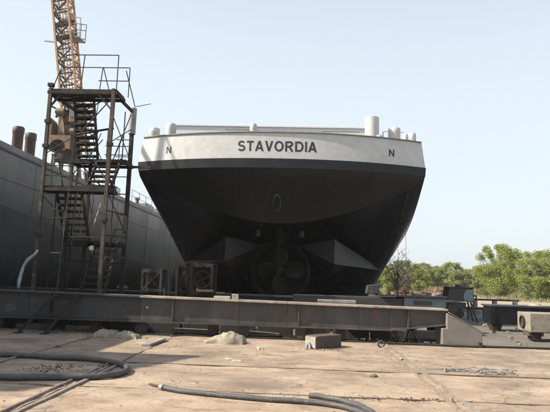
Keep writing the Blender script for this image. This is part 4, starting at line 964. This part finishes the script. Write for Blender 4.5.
for u, v, sz, lab in ((57, 367.5, .035, 'small dark stone inside the hose loop, left one'), (101, 367, .045, 'small dark stone inside the hose loop near its bend'), (374, 377, .05, 'flat dark chip beyond the iron strip at right'), (58, 347, .04, 'small dark stone on the shaded concrete beyond the hose'), (401, 359.5, .04, 'pale stone on the right hand rail')):
    c = PZ(u, v, 0); mb = MB().lathe((c.x, c.y, 0), [(sz*1.0, 0), (sz*1.2, sz*.4), (sz*.8, sz*.9), (sz*.2, sz)], 9)
    mb.v = [(x+random.uniform(-.3, .3)*sz, y+random.uniform(-.3, .3)*sz, z) for x, y, z in mb.v]; tag(mb.build('stone', 'joint' if 'dark' in lab else 'paper'), lab, 'stone')
# planks
a, b, c = PZ(143, 345.5), PZ(161, 341), PZ(151, 348)
mb = MB(); mb.bar((a.x+.1, a.y-.15, .03), (b.x, b.y+.1, .04), .20, .05); tag(mb.build('plank', 'plank', bevel=.006), 'short grey board lying at the edge of the shade beside the sacks', 'plank')
mb = MB(); c = PZ(147, 344); mb.box((c.x-.28, c.y-.12, .003), (c.x+.02, c.y+.25, .02), jit=.02); tag(mb.build('plank', 'paper'), 'thin pale board flat on the ground left of the grey board', 'plank')
# timber block in front of the beam
a = PZ(316.8, 349.5, 0); b = PZ(341.5, 347, 0); e = PZ(307.5, 347.5, 0)
tb = thing('timber_baulk', 'short purplish square baulk with a pale end in front of the beam', 'timber', tuple(a))
dr_ = (b-a).normalized(); nr = Vector((-dr_.y, dr_.x, 0)); hh = .30; dp = .36
V = [a, b, b+nr*dp, a+nr*dp]; V += [v+Vector((0, 0, hh)) for v in V]
MB().add(V, [(0, 3, 2, 1), (4, 5, 6, 7), (0, 1, 5, 4), (1, 2, 6, 5), (2, 3, 7, 6), (3, 0, 4, 7)]).build('baulk_body', 'timber', tb, bevel=.012)
a2 = a-dr_*.006; V = [a2-dr_*.03+nr*.02, a2+nr*.02, a2+nr*(dp-.02), a2-dr_*.03+nr*(dp-.02)]; V = [v+Vector((0, 0, .02)) for v in V]; V += [v+Vector((0, 0, hh-.04)) for v in V]
MB().add(V, [(0, 3, 2, 1), (4, 5, 6, 7), (0, 1, 5, 4), (1, 2, 6, 5), (2, 3, 7, 6), (3, 0, 4, 7)]).build('pale_end', 'timberend', tb)
lump('rag', (305.5, 311, 349, 340), 0, .16, 'rag', 'pale rag bunched against the end of the purplish baulk', 'rag', 21)
# low kerb of rubble and planks in the shade below the beam
for u, lab in ((40, 'flat pale board in the shade under the left part of the beam'), (95, 'second flat pale board under the beam beside the ladder'), (205, 'sunlit flat board under the middle of the beam'), (268, 'flat board under the beam right of the sack')):
    c = PZ(u, 327, 0); c.y = 15.6
    tag(MB().box((c.x-.6, c.y, -.02), (c.x+.5, c.y+.5, .10), jit=.03).build('flat_board', 'ramp'), lab, 'board')

# ================================================================== TREES, SHRUBS, REEDS
def crown_mesh(name, h, wdt, nclump, nleaf, ls, mt, seed, low=.15):
    r = np.random.default_rng(seed); cs = []
    for _ in range(nclump):
        a = r.uniform(0, 2*np.pi); q = r.uniform(0, 1)**.55; zz = r.uniform(low, 1)
        env = math.sin(math.pi*min(1, .12+.86*(1-zz)**.8*1.0+.0))**.7
        cs.append((math.cos(a)*q*wdt*.5*env, math.sin(a)*q*wdt*.5*env, zz*h, r.uniform(.07, .15)*h*(1.15-.4*zz)))
    cs = np.array(cs); idx = r.integers(0, nclump, nleaf); c = cs[idx]
    dv = r.normal(size=(nleaf, 3)); dv /= np.linalg.norm(dv, axis=1)[:, None]
    P = c[:, :3]+dv*(c[:, 3]*r.uniform(.2, 1.3, nleaf))[:, None]*np.array([1, 1, .8])
    a = r.normal(size=(nleaf, 3)); a /= np.linalg.norm(a, axis=1)[:, None]
    b = np.cross(a, r.normal(size=(nleaf, 3))); b /= np.linalg.norm(b, axis=1)[:, None]
    s = (ls*r.uniform(.5, 1.3, nleaf))[:, None]
    V = np.stack([P-a*s, P+b*s*.55, P+a*s, P-b*s*.55], 1).reshape(-1, 3)
    me = bpy.data.meshes.new(name); me.from_pydata(V.tolist(), [], np.arange(nleaf*4).reshape(-1, 4).tolist()); me.materials.append(M[mt])
    return me, cs
def limbs_mesh(name, h, cs, seed, r0=.16, nb=12, twig=0):
    r = random.Random(seed); mb = MB()
    pts = [Vector((0, 0, -.15))]; 
    for k in range(1, 6): pts.append(Vector((r.uniform(-.03, .03)*h*k/3, r.uniform(-.03, .03)*h*k/3, h*.16*k)))
    mb.tube(pts, [r0*(1-.17*i) for i in range(6)], 7)
    ix = r.sample(range(len(cs)), min(nb, len(cs)))
    for i in ix:
        e = Vector(cs[i][:3]); k = r.randint(1, 4); s = pts[k]; m = s.lerp(e, .5)+Vector((r.uniform(-.2, .2), r.uniform(-.2, .2), .12*h*r.random()))
        mb.tube(bez([s, m, e], 3), [r0*.45*(1-.13*q) for q in range(7)], 5)
        for _ in range(twig):
            a = m.lerp(e, r.random()); b = a+Vector((r.gauss(0, .1)*h, r.gauss(0, .1)*h, abs(r.gauss(.09, .06))*h)); mb.tube([a, a.lerp(b, .5)+Vector((0, 0, .04*h)), b], [r0*.16, r0*.11, r0*.04], 4)
            for _k in range(3):
                c_ = a.lerp(b, r.uniform(.3, 1)); d_ = c_+Vector((r.gauss(0, .05)*h, r.gauss(0, .05)*h, r.uniform(.01, .08)*h)); mb.tube([c_, d_], [r0*.07, r0*.03], 3)
    return mb.mesh(name, 'bark')
protos = []
for k, (h, wd, ncl, nl, ls, mt) in enumerate([(6, 6.5, 60, 15000, .12, 'leafB'), (5.2, 5.5, 50, 13000, .12, 'leafA'), (6.5, 5.0, 50, 9000, .09, 'leafC'), (4.6, 7, 60, 14000, .12, 'leafB')]):
    cm, cs = crown_mesh('crown', h, wd, ncl, nl, ls, mt, 20+k, low=.10); tm = limbs_mesh('trunk', h, cs, 30+k, .11, 14)
    protos.append((cm, tm, h))
def plant(cm, tm, x, y, sc, rz, name, lab, cat, group=None, z=-.1):
    t = thing(name, lab, cat, (x, y, z), group); t.scale = (sc, sc, sc*1.0); t.rotation_euler = (0, 0, rz)
    if cm: o = bpy.data.objects.new('crown', cm); COL.objects.link(o); o.parent = t
    o = bpy.data.objects.new('trunk', tm); COL.objects.link(o); o.parent = t
    return t
hue = ['olive green', 'yellow green', 'tan budding', 'broad olive green']
gd = 'shrubs and small trees in the belt beyond the reeds'
k = 0
for row, (Y, x0, x1, dx) in enumerate(((122, 14, 92, 3.4), (134, 15, 105, 3.9), (150, 17, 120, 4.6))):
    x = x0; k = 0
    while x < x1:
        vis = x/Y > .16
        u = x+random.uniform(-1.2, 1.2); p = random.choices(range(4), (3, 2.6, 1.6, 2))[0]
        cm, tm, h = protos[p]; sc = random.uniform(.72, 1.05)*(1+.10*row)
        lab = '%s %s from the hull, %s row of the far belt, %s' % (ORD(k), ['shrub', 'small tree', 'tree'][row], ['front', 'middle', 'rear'][row], hue[p]); k += 1
        plant(cm, tm, u, Y+random.uniform(-3, 3), sc, random.uniform(0, 6), 'shrub' if row == 0 else 'small_tree', lab, 'shrub' if row == 0 else 'tree', gd+', '+['front', 'middle', 'rear'][row]+' row')
        x += dx*random.uniform(.8, 1.25)
# the two big willows on the right
cm, cs = crown_mesh('crown', 8.2, 7.6, 110, 48000, .10, 'leafA', 77, low=.10); tm = limbs_mesh('trunk', 8.2, cs, 78, .2, 22)
c = PZ(508, 297.5, 0); plant(cm, tm, c.x, 82, .92, 0, 'willow_tree', 'tallest yellow green tree standing at the right before the belt', 'tree')
cm, cs = crown_mesh('crown', 6.8, 7.4, 100, 46000, .095, 'leafA', 79, low=.04); tm = limbs_mesh('trunk', 6.8, cs, 80, .18, 20)
d_ = PY(541, 297, 74); plant(cm, tm, d_.x, 74, .92, 1.0, 'willow_tree', 'bushy yellow green tree at the right edge, right of the tallest one', 'tree')
d_ = PY(590, 297, 80); plant(cm, tm, d_.x, 80, 1.0, 2.6, 'willow_tree', 'yellow green tree beyond the right edge of the picture', 'tree')
cm, cs = crown_mesh('crown', 3.2, 4.2, 40, 9000, .08, 'leafB', 91, low=.05); tm = limbs_mesh('trunk', 3.2, cs, 92, .08, 10)
d_ = PY(488, 297, 84); plant(cm, tm, d_.x, 86, 1.0, 0, 'shrub', 'low green bush at the foot of the tallest tree on its left', 'shrub')
d_ = PY(525, 297, 70); plant(cm, tm, d_.x, 70, .6, 2, 'shrub', 'small bush between the two big yellow green trees', 'shrub')
# bare tree next to the hull
_, cs = crown_mesh('tmp_crown', 5.0, 3.9, 46, 10, .1, 'leafC', 55, low=.3)
tm = limbs_mesh('trunk', 5.0, cs, 56, .12, 26, 3)
d_ = PY(397, 290, 58); plant(None, tm, d_.x, 58, 1.0, 0, 'bare_tree', 'leafless dark branched tree just right of the black hull', 'tree')
d_ = PY(408, 290, 70); plant(None, tm, d_.x, 70, .75, 2, 'bare_tree', 'smaller leafless tree right of and behind the first', 'tree')
for k_, (u_, Y_, sc_) in enumerate(((391, 96, .86), (404, 104, .95), (418, 101, .8))):
    d_ = PY(u_, 290, Y_); cm_, tm_, h_ = protos[(1, 0, 1)[k_]]
    plant(cm_, tm_, d_.x, Y_, sc_, k_*2.1, 'small_tree', ORD(k_)+' fresh green small tree right of the hull, standing before the reeds', 'tree')
# reeds and bank grass
def blades(name, n, xr_, yr_, h0, h1, wdt, mt, seed):
    r = np.random.default_rng(seed); x = r.uniform(*xr_, n); y = r.uniform(*yr_, n); h = r.uniform(h0, h1, n)*(.7+.3*np.sin(x*.7)+.2*np.sin(x*2.1+1)); a = r.uniform(0, np.pi, n)
    dx, dy = np.cos(a)*wdt, np.sin(a)*wdt; lx, ly = r.normal(0, .2, n)*h, r.normal(0, .2, n)*h
    V = np.stack([np.stack([x-dx, y-dy, np.full(n, -.12)], 1), np.stack([x+dx, y+dy, np.full(n, -.12)], 1), np.stack([x+lx, y+ly, np.maximum(.1, h)], 1)], 1).reshape(-1, 3)
    me = bpy.data.meshes.new(name); me.from_pydata(V.tolist(), [], np.arange(n*3).reshape(-1, 3).tolist()); me.materials.append(M[mt])
    o = bpy.data.objects.new(name, me); COL.objects.link(o); o['kind'] = 'stuff'; return o
blades('reeds', 26000, (-60, 110), (108, 118), .6, 1.4, .10, 'reed', 1)
blades('bank_grass', 16000, (10, 90), (84, 108), .15, .5, .09, 'grass', 2)
blades('grass_tufts', 5000, (25, 45), (62, 84), .1, .45, .05, 'grass', 3)

# ================================================================== AIR
hm = bpy.data.materials.new('spring_haze'); hm.use_nodes = True; hn = hm.node_tree.nodes; hn.remove(hn['Principled BSDF'])
pv = hn.new('ShaderNodeVolumePrincipled'); pv.inputs['Density'].default_value = .00035; pv.inputs['Color'].default_value = (.86, .9, .95, 1); pv.inputs['Anisotropy'].default_value = .2
hm.node_tree.links.new(pv.outputs[0], hn['Material Output'].inputs['Volume'])
hb = MB().box((-120, -40, -1.2), (260, 240, 24)).build('haze', hm); hb['kind'] = 'stuff'
